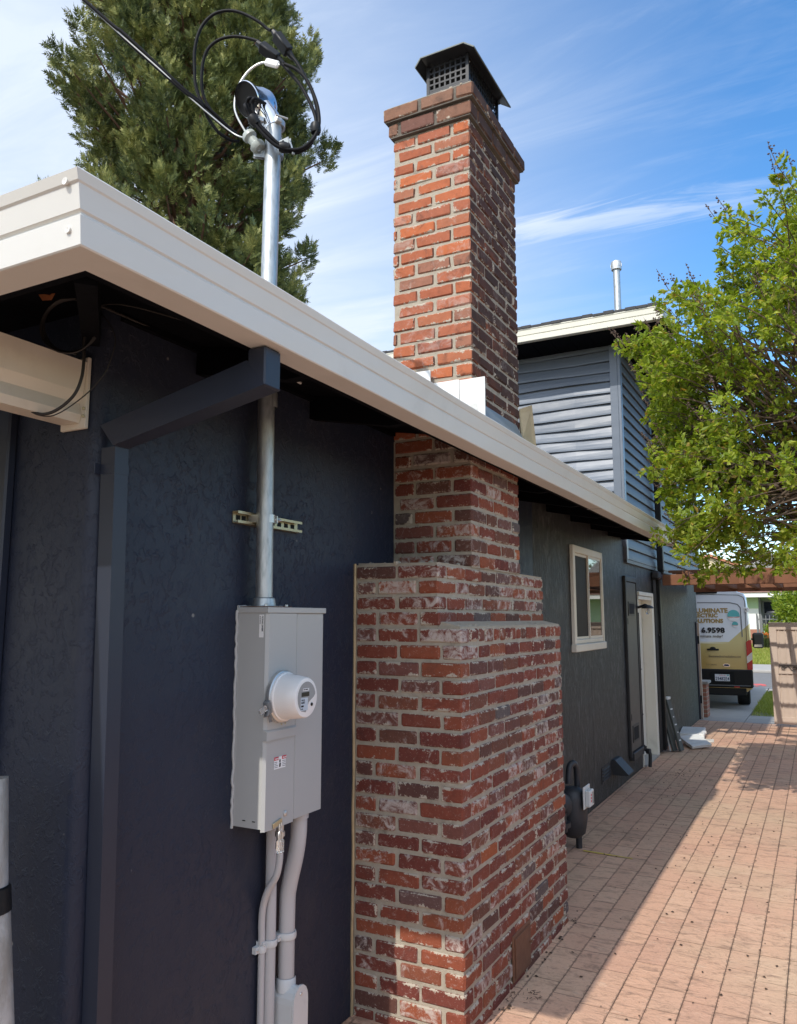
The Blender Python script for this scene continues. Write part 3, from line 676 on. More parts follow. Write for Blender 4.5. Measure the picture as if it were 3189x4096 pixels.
# two-storey wing further along
WING = thing('two_storey_wing', 'two-storey blue-grey wing with lap siding, cream fascia and hipped roof behind the chimney', 'house', (0, 8.28, 0))
def wing():
    c = MB(); c.box(-5, 8.30, 2.0, -0.02, 13.97, 4.62); c.build('upper_wall', 'siding_shaded', WING)
    # lower board wall with a recessed doorway
    b = MB(); b.box(-0.14, 8.833, 1.806, 0, 9.615, 2.165); b.box(-0.14, 9.618, 0, 0, 11.5, 2.165); b.box(-0.14, 11.503, 0, 0, 13.62, 2.165); b.box(-5, 13.48, 0, -0.141, 13.62, 2.16)
    b.box(-5, 8.31, 0, -0.15, 8.45, 2.2)
    b.build('board_wall', 'charcoal_board', WING)
    d = MB(); d.box(-0.13, 8.835, 0.02, -0.095, 9.61, 1.80, .004); dr = d.build('door', 'door_white', WING)
    for z0, z1 in ((0.15, 0.75), (0.9, 1.65)): MB().box(-0.096, 8.95, z0, -0.088, 9.5, z1, .003).build('door_panel', 'door_white', dr)
    MB().sphere((-0.075, 8.9, 0.85), 0.022, 10).build('door_knob', 'brass_zinc', dr)
    j = MB(); j.box(-0.094, 9.578, 0.0, 0.026, 9.6135, 1.80, .003); j.box(-0.094, 8.834, 1.765, 0.02, 9.577, 1.803, .003); j.box(-0.094, 8.834, 0, 0.012, 8.868, 1.764, .003)
    j.box(0.0005, 9.6145, 0, 0.03, 9.665, 1.85, .004); j.box(0.0005, 8.835, 1.807, 0.03, 9.6135, 1.85, .004)
    j.build('door_frame', 'door_white', WING)
    MB().box(-0.1, 8.84, 0.0, 0.035, 9.61, 0.018).build('threshold', 'concrete', WING)
    # heater closet door
    k = MB(); k.box(0.001, 8.20, 0.24, 0.022, 8.69, 1.93, .004); cd = k.build('closet_door', 'closet_grey', WING)
    f = MB(); f.box(0.001, 8.155, 0.19, 0.03, 8.197, 1.99, .004); f.box(0.001, 8.693, 0.19, 0.03, 8.725, 1.99, .004); f.box(0.001, 8.1975, 1.935, 0.03, 8.6925, 1.99, .004); f.box(0.001, 8.1975, 0.16, 0.045, 8.6925, 0.235, .004); f.build('closet_frame', 'charcoal_metal', WING)
    for z0, z1 in ((1.585, 1.73), (0.325, 0.49)):
        v = MB().box(0.0225, 8.27, z0, 0.029, 8.56, z1).build('vent_plate', 'charcoal_metal', cd)
        MB().box(0.0292, 8.30, z0 + 0.02, 0.0305, 8.53, z1 - 0.02).build('vent_screen', 'void_dark', cd)
    for z in (0.55, 1.5): MB().box(0.0225, 8.195, z, 0.031, 8.215, z + 0.06).build('hinge', 'void_dark', cd)
    # lap siding, board by board
    pr = [(0.0, 0.004), (0.022, 0.0), (0.028, 0.003), (0.027, 0.020), (0.021, 0.055), (0.011, 0.092), (0.004, 0.1185), (0.0, 0.1185)]
    dz = 0.1187
    k = 0
    while 2.165 + k * dz < 4.46:
        z = 2.165 + k * dz
        # facing the street side
        cut = 9.3 + random.random() * 3.2
        for a, bb in ((8.345, cut), (cut + 0.004, 13.965)):
            MB().prism([(0.008 + d, h) for d, h in pr], (0, a, z), (0, bb, z), (1, 0, 0), (0, 0, 1)).build('siding_board', 'siding_shaded', WING)
        if z > 2.55:
            w = random.uniform(-0.002, 0.002); sag = 0.02 if abs(z - 4.06) < 0.05 else 0.0
            m = MB(); N = 10; n = len(pr)
            rows = [[(-4.0 + (4.0 - 0.076) * t / N, 8.30 - d * (1 + 0.25 * math.sin(t * 2.1 + k * 1.7)) - 0.0, z + h + 0.008 * math.sin(t * 1.3 + k) + (sag * max(0, (t - 6) / 4) if h < 0.01 else 0)) for d, h in pr] for t in range(N + 1)]
            m.add([q for r_ in rows for q in r_], [(i * n + j, (i + 1) * n + j, (i + 1) * n + (j + 1) % n, i * n + (j + 1) % n) for i in range(N) for j in range(n)])
            m.add(rows[-1], [tuple(range(n))]); m.build('siding_board', 'siding_lit', WING)
        k += 1
    t = MB(); t.box(-0.075, 8.262, 2.165, 0.006, 8.299, 4.47, .003); t.box(0.0065, 8.2625, 2.165, 0.036, 8.342, 4.47, .003); t.build('corner_trim', 'siding_lit', WING)
    MB().box(0.006, 13.968, 2.16, 0.034, 13.99, 4.47).build('corner_trim', 'siding_shaded', WING)
    MB().box(0.0, 8.27, 2.13, 0.03, 13.98, 2.164).build('sill_strip', 'siding_shaded', WING)
    # soffit boards
    for i in range(24):
        x0 = -4.2 + i * 0.2; MB().box(x0 + 0.002, 7.845, 4.470, x0 + 0.197, 8.296, 4.484).build('soffit_board', 'eave_black', WING)
    for i in range(19):
        y0 = 8.30 + i * 0.3; MB().box(0.03, y0 + .002, 4.470, 0.50, y0 + 0.297, 4.484).build('soffit_board', 'eave_black', WING)
    # gutter
    pr = [(0.0, 0.120), (0.0, 0.0), (0.06, 0.0), (0.063, 0.003), (0.068, 0.056), (0.064, 0.060), (0.064, 0.063), (0.072, 0.068), (0.078, 0.118), (0.083, 0.122), (0.084, 0.133), (0.078, 0.134)]
    def P(d, h, k): return [(-6, 7.842 - d, 4.487 + h), (0.503 + d, 7.842 - d, 4.487 + h), (0.503 + d, 14.4, 4.487 + h)][k]
    n = len(pr); g = MB()
    for k in (0, 1): g.add([P(d, h, k) for d, h in pr] + [P(d, h, k + 1) for d, h in pr], [(i, i + 1, n + i + 1, n + i) for i in range(n - 1)])
    g.build('gutter', 'wing_cream', WING)
    r = MB(); E = 4.612
    r.add([(0.56, 7.80, E), (0.56, 14.5, E), (-6, 14.5, E), (-6, 7.80, E), (-2.7, 10.9, E + 1.02), (-2.8, 11.3, E + 1.02)], [(0, 1, 5, 4), (3, 0, 4), (2, 3, 4, 5), (1, 2, 5)])
    r.build('roof', 'shingle_dark', WING)
    s = MB()
    for i in range(60):
        x = -6 + i * 0.109; h = random.uniform(0.006, 0.02); s.box(x, 7.745 + random.uniform(0, .01), 4.622, x + 0.105, 7.93, 4.626 + h + 0.010)
    s.build('shingle_edge', 'shingle_dark', WING, 'stuff')
    # flue pipe through the roof
    v = MB(); v.cyl((-0.215, 9.5, 4.7), (-0.215, 9.5, 5.88), 0.042, 18); vp = v.build('vent_pipe', 'galvanised_steel', WING)
    c = MB(); c.lathe([(0, 0.042), (0, 0.062), (0.02, 0.064), (0.09, 0.064), (0.105, 0.058), (0.112, 0.03), (0.113, 0)], (-0.215, 9.5, 5.855), (0, 0, 1), 20)
    for k in range(8):
        a = k * math.pi / 4; c.obox((-0.215 + 0.0645 * math.cos(a), 9.5 + 0.0645 * math.sin(a), 5.91), (-0.012 * math.sin(a), 0.012 * math.cos(a), 0), (0.0015 * math.cos(a), 0.0015 * math.sin(a), 0), (0, 0, 0.02))
    c.build('vent_cap', 'bare_aluminium', vp)
    # upstairs window half hidden by the tree
    w = MB(); w.box(0.02, 12.25, 3.05, 0.05, 12.31, 3.98); w.box(0.02, 13.05, 3.05, 0.05, 13.11, 3.98); w.box(0.02, 12.311, 3.05, 0.05, 13.049, 3.11); w.box(0.02, 12.311, 3.92, 0.05, 13.049, 3.98); w.box(0.02, 12.66, 3.111, 0.046, 12.70, 3.919)
    wo = w.build('window', 'window_cream', WING)
    MB().box(0.036, 12.312, 3.112, 0.04, 12.659, 3.918).build('pane', 'window_glass', wo); MB().box(0.036, 12.701, 3.112, 0.04, 13.048, 3.918).build('pane', 'window_glass', wo)
wing()

# ================================================================== CHIMNEY
CH = thing('chimney', 'tall stepped red brick chimney with whitewash traces against the navy wall', 'chimney', (0.25, 3.57, 0))
BJ = 0.0130
def chimney():
    bricks = []     # (centre, dims, class)
    Lb, Hb = 0.181, 0.086
    def rows(z0, z1, n, xf, y0, y1, xw, cls, start=0, rowlock=()):
        p = (z1 - z0) / n
        for r in range(n):
            zb = z0 + r * p; h = p - BJ + random.uniform(-.002, .002); zc = zb + BJ * 0.5 + h / 2
            S_ = (r + start) % 2 == 0
            cl, cd = ((Lb + random.uniform(-.006, .006), Hb) if S_ else (Hb + random.uniform(-.005, .005), Lb))
            o = random.uniform(-.0015, .002)
            bricks.append(((xf - cl / 2 + o, y0 + cd / 2 - o, zc), (cl, cd, h), cls))
            x = xf - cl - BJ * random.uniform(.8, 1.3)
            while x - xw > 0.02:
                l = min(Lb + random.uniform(-.008, .008), x - xw)
                if x - l - xw < 0.05: l = x - xw if x - xw < 0.2 else l
                o = random.uniform(-.002, .0025)
                bricks.append(((x - l / 2, y0 + 0.043 - o, zc + random.uniform(-.0015, .0015)), (l, 0.086, h), cls)); x -= l + BJ * random.uniform(.8, 1.35)
            y = y0 + cd + BJ * random.uniform(.7, 1.2); q = 0
            while y1 - y > 0.015:
                l = Lb if r not in rowlock else random.choice([0.058, 0.062, 0.09, 0.07])
                if q == 0 and not S_ and r not in rowlock: l = random.choice([Lb, Lb, 0.13])
                l = min(l + random.uniform(-.01, .008), y1 - y)
                if y1 - y - l < 0.05: l = y1 - y if y1 - y < 0.21 else l
                o = random.uniform(-.002, .0025)
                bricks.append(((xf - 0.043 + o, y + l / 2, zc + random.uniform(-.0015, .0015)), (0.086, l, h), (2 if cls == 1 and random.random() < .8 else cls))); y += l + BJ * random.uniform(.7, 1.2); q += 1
    rows(-0.0302, 1.525, 23, 0.491, 2.887, 4.256, 0.012, 0, 0, (22,))
    rows(1.525, 1.782, 4, 0.393, 2.887, 4.262, 0.012, 0, 1)
    rows(1.782, 2.392, 9, 0.400, 3.235, 3.875, 0.008, 0, 0)
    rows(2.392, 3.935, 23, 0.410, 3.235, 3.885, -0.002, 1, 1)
    rows(3.938, 4.016, 1, 0.430, 3.212, 3.915, -0.018, 3, 0)
    rows(4.018, 4.094, 1, 0.449, 3.192, 3.945, -0.035, 3, 1)
    base = 0.0
    # back and far sides of the open stack
    extra = []
    for r in range(23):
        zc = 2.392 + (r + 0.5) * 0.0671
        for q in range(3): extra.append(((-0.002 + 0.043, 3.34 + q * 0.195 + (r % 2) * 0.06, zc), (0.086, 0.18, 0.052), 1))
        for q in range(2): extra.append(((0.12 + q * 0.195 - (r % 2) * 0.04, 3.885 - 0.043, zc), (0.18, 0.086, 0.052), 1))
    C0 = Vector((1.739, 0, 1.56))
    def rank(b):
        c, d, _ = b; v = Vector(c) - C0; a = max(d[0], d[1] * 0.35) * d[2]
        return -a / v.length_squared
    def seen(b): 
        c = b[0]; return not (c[2] < 0.25 and c[1] < 3.2 and c[0] < 0.3 and False)
    order = sorted(bricks, key=rank); cache = {}; mass = None
    MN = ['brick_old', 'brick_weathered', 'brick_soot_shade', 'brick_lichen']
    CHF = lambda: random.uniform(0.004, 0.008)
    def mk(dims, cls, corner): return boxes_mesh('brick', [((0, 0, 0), dims)], MN[cls], CHF, 0.0024 if cls == 0 else 0.0036, corner=corner)
    rest = [[], [], [], []]
    for i, (c, d, cls) in enumerate(order):
        if i < 300:
            dd = tuple(round(v / 0.005) * 0.005 if v > 0.06 else round(v, 3) for v in d); cn = d[0] > .08 and d[1] > .08 and (d[0] > .12 or d[1] > .12); k = (dd, cls, i % 3, cn)
            if k not in cache: cache[k] = mk(d, cls, cn)
            ob = bpy.data.objects.new('brick', cache[k]); link(ob, CH); ob.location = Vector(c) * S - org(CH)
        else: rest[cls].append((c, d))
    for c, d, cls in extra: rest[cls].append((c, d))
    for cls in range(4):
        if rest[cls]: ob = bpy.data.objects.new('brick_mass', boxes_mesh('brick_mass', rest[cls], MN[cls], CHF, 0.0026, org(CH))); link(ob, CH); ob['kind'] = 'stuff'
    g = 0.0065; m = MB()
    m.box(-0.01, 2.887 + g, -0.04, 0.491 - g, 4.256 - g, 1.525); m.box(-0.01, 2.887 + g, 1.5255, 0.393 - g, 4.262 - g, 1.784); m.box(-0.01, 3.235 + g, 1.7845, 0.400 - g, 3.875 - g, 2.393)
    m.box(0.004, 3.235 + g, 2.3935, 0.410 - g, 3.885 - g, 3.938)
    m.build('mortar_core', 'mortar', CH)
    m = MB(); m.box(-0.008, 3.212 + g, 3.9385, 0.430 - g, 3.915 - g, 4.017); m.box(-0.028, 3.192 + g, 4.0175, 0.449 - g, 3.945 - g, 4.090)
    m.build('mortar_crown', 'mortar_sooty', CH)
    # sloped mortar washes on the shoulders
    w = MB(); w.prism([(0.012, 1.792), (0.388, 1.786), (0.388, 1.783), (0.012, 1.783)], (0, 2.90, 0), (0, 3.236, 0), (1, 0, 0), (0, 0, 1)); w.prism([(0.388, 1.548), (0.482, 1.528), (0.482, 1.524), (0.388, 1.524)], (0, 2.90, 0), (0, 4.25, 0), (1, 0, 0), (0, 0, 1))
    w.prism([(0.012, 1.79), (0.388, 1.786), (0.388, 1.783), (0.012, 1.783)], (0, 3.876, 0), (0, 4.255, 0), (1, 0, 0), (0, 0, 1))
    for k in range(50):
        y = random.uniform(2.9, 4.2); w.sphere((random.uniform(.40, .47), y, 1.528), random.uniform(.006, .014), 6)
    for k in range(34): w.sphere((random.uniform(.02, .38), random.uniform(2.9, 3.22), 1.787), random.uniform(.006, .016), 6)
    # ragged crown mortar and moss along the top
    for k in range(130):
        e = random.random(); x, y = ((0.40 + random.uniform(-.02, .035), random.uniform(3.2, 3.93)) if e < .7 else (random.uniform(0, .42), 3.21 + random.uniform(0, .03)))
        w.sphere((x, y, 4.094), random.uniform(.004, .013), 6)
    w.box(-0.02, 3.205, 4.0902, 0.435, 3.93, 4.0975)
    w.build('mortar_wash', 'mortar', CH)
    # caulked edge against the stucco
    c = MB(); c.tube(spline([(0.004, 2.884 + random.uniform(-.003, .003), z) for z in np.linspace(0, 1.79, 15)], 3), 0.0065, 6); c.build('caulk_line', 'flash_tan', CH)
    # ash clean-out door
    a = MB(); a.box(0.489, 3.398, 0.02, 0.499, 3.625, 0.208, .003); ad = a.build('ash_door', 'rusty_iron', CH)
    ad['label'] = 'rusty brown ash door low in the brick'
    MB().box(0.4995, 3.412, 0.034, 0.504, 3.611, 0.194, .002).build('door_plate', 'rusty_iron', ad); MB().cyl((0.503, 3.60, 0.125), (0.515, 3.60, 0.125), 0.007, 8).build('latch', 'rusty_iron', ad)
    # step flashing where the roof meets the stack
    for x0, x1, z1 in ((0.105, 0.212, 2.706), (0.222, 0.356, 2.640), (0.359, 0.482, 2.636)):
        MB().box(x0, 3.203 + random.uniform(0, .003), 2.44, x1, 3.208 + .003, z1).build('step_flashing', 'flash_white', CH)
    MB().prism([(0.468, 2.44), (0.472, 2.44), (0.420, 2.548), (0.416, 2.548)], (0, 3.214, 0), (0, 3.80, 0), (1, 0, 0), (0, 0, 1)).build('apron_flashing', 'flash_zinc', CH)
    MB().add([(0.405, 3.895, 2.66), (0.455, 3.955, 2.69), (0.47, 3.975, 2.44), (0.44, 3.82, 2.44), (0.40, 3.90, 2.655), (0.45, 3.962, 2.685), (0.46, 3.985, 2.44), (0.43, 3.83, 2.44)], [(0, 1, 2, 3), (7, 6, 5, 4), (0, 4, 5, 1), (1, 5, 6, 2), (3, 7, 4, 0)]).build('corner_flashing', 'flash_tan', CH)
chimney()
def cap():
    global CAP
    x0, x1, y0, y1, z0, z1 = 0.183, 0.396, 3.258, 3.655, 4.0975, 4.292
    f = MB(); f.box(x0, y0, z0, x1, y0 + .004, z0 + .055); f.box(x1 - .004, y0 + .0045, z0, x1, y1, z0 + .055); f.box(x0, y0 + .0045, z0, x0 + .004, y1, z0 + .055); f.box(x0 + .0045, y1 - .004, z0, x1 - .0045, y1, z0 + .055); CAP = f.build('cap', 'cap_black', CH); CAP['label'] = 'black metal spark-arrestor cap with square mesh'
    def screen(n, a, b, fn):
        m = MB(); st = (b - a) / n; t = 0.0088
        for i in range(n + 1): fn(m, a + i * st - t / 2, a + i * st + t / 2, z0 + .055, z1)
        zz = z0 + .055
        while zz < z1: fn(m, a, b, zz, zz + 0.0088, .0006); zz += 0.0305
        return m
    def fy(y): return lambda m, a, b, c, d, o=0: m.box(a, y - o, c, b, y + .003 - o, d)
    def fx(x): return lambda m, a, b, c, d, o=0: m.box(x - .003 + o, a, c, x + o, b, d)
    screen(7, x0 + .006, x1 - .006, fy(y0)).build('mesh_screen', 'cap_black', CAP, 'stuff', False); screen(7, x0 + .006, x1 - .006, fy(y1)).build('mesh_screen', 'cap_black', CAP, 'stuff', False)
    screen(13, y0 + .006, y1 - .006, fx(x1)).build('mesh_screen', 'cap_black', CAP, 'stuff', False); screen(13, y0 + .006, y1 - .006, fx(x0 + .003)).build('mesh_screen', 'cap_black', CAP, 'stuff', False)
    for x, y in ((x0, y0), (x1, y0), (x0, y1), (x1, y1)): MB().box(x - .007, y - .003, z0, x + .007, y + .009, z1).build('corner_post', 'cap_black', CAP)
    pr = [(0.146, 4.258), (0.150, 4.256), (0.178, 4.293), (0.402, 4.293), (0.454, 4.256), (0.458, 4.258), (0.405, 4.298), (0.175, 4.298)]
    MB().prism(pr, (0, 3.192, 0), (0, 3.70, 0), (1, 0, 0), (0, 0, 1)).build('lid', 'cap_black', CAP)
    rim = MB()
    for i in (6, 7, 0): rim.bar((pr[i][0], 3.190, pr[i][1]), (pr[(i + 1) % 8][0], 3.190, pr[(i + 1) % 8][1]), .004, .006)
    for i in (0, 5): rim.bar((pr[i][0], 3.19, pr[i][1]), (pr[i][0], 3.701, pr[i][1]), .004, .006)
    rim.bar((pr[5][0], 3.190, pr[5][1]), (pr[6][0], 3.190, pr[6][1]), .004, .006)
    rim.build('lid_rim', 'cap_rim', CAP)
    s = MB()
    for x, z in ((0.205, 4.104), (0.235, 4.122), (0.345, 4.125), (0.36, 4.108)): s.sphere((x, y0 - .002, z), .0045, 8)
    for y, z in ((y0 + .02, 4.16), (y0 + .02, 4.26)): s.sphere((x1 + .002, y, z), .004, 8)
    s.build('rivet', 'sticker_white', CAP)
cap()

# ================================================================== ELECTRICAL SERVICE
PANEL = thing('electrical_panel', 'grey wall electrical panel with round white meter and red warning sticker', 'electrical panel', (0, 2.29, 0.887))
def panel():
    y0, y1, z0, z1 = 2.12, 2.455, 0.887, 1.597
    m = MB(); m.box(0.003, y0, z0 + .002, 0.118, y1, z1 - .02); m.build('enclosure', 'panel_grey', PANEL)
    MB().box(0.002, y0 - .004, z1 - .0195, 0.134, y1 + .010, z1, .0015).build('rain_hood', 'panel_grey', PANEL)
    # meter cover with a rolled near edge, then the lower cover and the tall right-hand door
    def cover(a, b, c, d, x, roll): 
        pr = [(0.1185, a - .001), (x - roll, a - .001), (x, a + roll * .8), (x, b), (0.1185, b)]
        return MB().prism(pr, (0, 0, c), (0, 0, d), (1, 0, 0), (0, 1, 0))
    cover(y0, 2.2815, 1.198, z1 - .021, 0.1315, 0.010).build('meter_cover', 'panel_grey', PANEL)
    lip = MB().prism([(0.1185, 1.165), (0.137, 1.165), (0.137, 1.192), (0.132, 1.1975), (0.1185, 1.1975)], (0, y0 - .002, 0), (0, 2.2835, 0), (1, 0, 0), (0, 0, 1)); lip.build('cover_lip', 'panel_grey', PANEL)
    cover(y0, 2.2815, z0 - .006, 1.1645, 0.130, 0.009).build('lower_cover', 'panel_grey', PANEL)
    cover(2.2910, y1, z0, z1 - .021, 0.127, 0.003).build('breaker_door', 'panel_grey', PANEL)
    MB().box(0.1181, 2.2818, z0 + .004, 0.1195, 2.2907, z1 - .022).build('gap_shade', 'void_dark', PANEL)  # dark strip painted in as the shade between the covers
    # caulk bead where it meets the wall
    c = MB(); c.tube([(0.004, y0 - .003 + random.uniform(-.003, .003), z) for z in np.linspace(z0 - .006, z1 - .01, 50)], .005, 6); c.tube([(0.004, y, z1 + .002 + random.uniform(-.002, .002)) for y in np.linspace(y0, 2.37, 20)], .0045, 6); c.build('caulk_bead', 'caulk', PANEL)
    # meter
    cy, cz = 2.197, 1.302
    r = MB(); r.lathe([(0.1315, 0.083), (0.137, 0.0855), (0.147, 0.0855), (0.150, 0.082), (0.150, 0.074)], (0, cy, cz), (1, 0, 0), 40); mt = r.build('meter_ring', 'bare_aluminium', PANEL)
    g = MB(); g.lathe([(0.148, 0.0795), (0.156, 0.0795), (0.158, 0.075), (0.195, 0.0705), (0.228, 0.0665), (0.2345, 0.063), (0.236, 0.056), (0.236, 0.0)], (0, cy, cz), (1, 0, 0), 44); me = g.build('meter', 'white_plastic', PANEL)
    # recessed window shape on the face
    w = [(0.050 * math.cos(a), 0.050 * math.sin(a)) for a in [R(d) for d in range(-20, 215, 11)]]
    w = [(0.0515 * math.cos(R(d)), 0.0515 * math.sin(R(d))) for d in range(18, 246, 12)] + [(-0.004, -0.047), (0.004, -0.030), (0.012, -0.016), (0.028, -0.007), (0.040, -0.001), (0.049, 0.008)]
    MB().add([(0.2366, cy + a, cz + b) for a, b in w] + [(0.2362, cy + a, cz + b) for a, b in w], [tuple(range(len(w)))]).build('meter_window', 'lens_grey', me, fixn=False)
    def plate(nm, a, b, c, d, mat, x=0.2372): return MB().box(x - .0005, cy + a, cz + b, x, cy + c, cz + d).build(nm, mat, me)
    plate('lcd', -0.030, 0.004, 0.014, 0.018, 'lcd_dark'); plate('meter_label', -0.034, -0.040, 0.006, 0.000, 'label_blue'); plate('meter_label', -0.022, 0.022, 0.012, 0.030, 'sticker_white')
    lettering('cL 200  240V 3W', .0055, (0.2374, cy - .021, cz + .0245), (0, 1, 0), (0, 0, 1), 'ink_dark', me, sx=.7)
    for i, (t, sz) in enumerate((('TYPE 12S', .006), ('46187', .010), ('|||||||||||', .006), ('FM 2S', .005))): lettering(t, sz, (0.2374, cy - .032, cz - .009 - i * .0092), (0, 1, 0), (0, 0, 1), 'ink_dark', me, sx=.8)
    MB().cyl((0.236, cy + .029, cz - .024), (0.2385, cy + .029, cz - .024), .0055, 14).build('optical_port', 'black_plastic', me)
    for z in (0.042, -0.046): MB().box(0.16, cy - .0555 - (0.0 if z > 0 else -.002), cz + z, 0.19, cy - .0535, cz + z + .0015).build('mould_rib', 'sticker_white', me)
    # ring clasp, seal and tag
    k = MB(); k.obox((0.145, cy - .088, cz - .028), (0.012, 0, 0), (0, 0.006, 0.004), (0, -0.006, 0.02), .002); k.obox((0.148, cy - .094, cz - .045), (0.009, 0, .003), (0, 0.005, 0), (0, .004, 0.012), .002); k.tube([(0.15, cy - .088, cz - .05), (0.15, cy - .080, cz - .075)], .003, 6); k.tube([(0.155, cy - .094, cz - .04), (0.15, cy - .072, cz - .074)], .0035, 6); k.build('ring_clasp', 'iron_grey', PANEL)
    MB().obox((0.15, cy - .118, cz - .034), (0.004, 0, 0), (0, .018, .006), (0, -.003, .008), .001).build('seal_tag', 'clear_plastic', PANEL)
    # stickers
    MB().box(0.131, 2.168, 1.068, 0.1315, 2.232, 1.106).build('warning_sticker', 'sticker_white', PANEL)
    for a, t in ((2.168, 'DANGER'), (2.211, 'PELIGRO')):
        MB().box(0.1316, a, 1.096, 0.132, a + .0245 - .0005, 1.1065).build('sticker_band', 'ink_red', PANEL); lettering('\u25B2 ' + t if False else t, .0068, (0.1323, a + .004, 1.0985), (0, 1, 0), (0, 0, 1), 'sticker_white', PANEL, sx=.8)
        for i in range(4): MB().box(0.1316, a + .002, 1.073 + i * .0055, 0.1319, a + random.uniform(.016, .022), 1.0745 + i * .0055).build('sticker_print', 'ink_dark', PANEL)
    hd = MB(); hd.sphere((0.1318, 2.200, 1.092), .0052, 8, (.1, .8, 1.2)); hd.obox((0.132, 2.2, 1.079), (.0003, 0, 0), (0, .004, 0), (0, .001, .006)); hd.build('hand_symbol', 'ink_dark', PANEL)
    MB().box(0.096, y0 - .0015, 1.497, 0.114, y0 - .0005, 1.572).build('rating_sticker', 'sticker_white', PANEL)
    lettering('MC2040B1200SEBS', .0085, (0.107, y0 - .0018, 1.568), (0, 0, -1), (1, 0, 0), 'ink_dark', PANEL, sx=.75)
    lettering('service entrance', .005, (0.099, y0 - .0018, 1.568), (0, 0, -1), (1, 0, 0), 'ink_dark', PANEL, sx=.8)
    for x in (0.045, 0.085): MB().box(x, y0 - .001, 0.909, x + .012, y0 + .001, 0.912).build('slot', 'void_dark', PANEL)
    # latch, screw and padlock
    l = MB(); l.obox((0.134, 2.190, 0.896), (.002, 0, 0), (0, .024, .005), (0, -.002, .008), .001); lo = l.build('hasp', 'brass_zinc', PANEL)
    MB().lathe([(0, .009), (.004, .009), (.006, .006), (.006, 0)], (0.130, 2.235, 0.918), (1, 0, 0), 16).build('cover_screw', 'bare_aluminium', PANEL)
    for y in (2.205, 2.225): MB().sphere((0.132, y, 1.19 + .02), .003, 8).build('seal_screw', 'brass_zinc', PANEL)
    p = MB(); p.tube(spline([(0.138, 2.196, 0.893), (0.139, 2.196, .875), (0.139, 2.200, .868), (0.139, 2.206, .875), (0.138, 2.206, .895)], 4), .0022, 8)
    p.tube(spline([(0.139, 2.191, 0.842), (0.139, 2.191, .862), (0.139, 2.2, .872), (0.139, 2.209, .862), (0.139, 2.209, .842)], 5), .0022, 8); pl = p.build('shackle', 'bare_aluminium', PANEL)
    MB().box(0.131, 2.186, 0.802, 0.147, 2.214, 0.842, .003).build('padlock', 'clear_plastic', PANEL)
    # hub on top
    h = MB(); h.lathe([(0, 0.052), (.004, .052), (.006, .040), (.03, .037), (.034, .0305)], (0.06, 2.19, z1), (0, 0, 1), 28); h.build('conduit_hub', 'galvanised_steel', PANEL)
    MB().box(-0.0 + .002, 2.125, z1 + .0005, 0.125, 2.262, z1 + .003).build('hub_gasket', 'rusty_iron', PANEL)
    b = MB()
    for x, y in ((0.11, 2.135), (0.11, 2.25), (0.012, 2.25)): b.lathe([(0, .006), (.006, .006), (.008, .003), (.008, 0)], (x, y, z1 + .003), (0, 0, 1), 8)
    b.build('hub_bolt', 'bare_aluminium', PANEL, 'stuff')
panel()

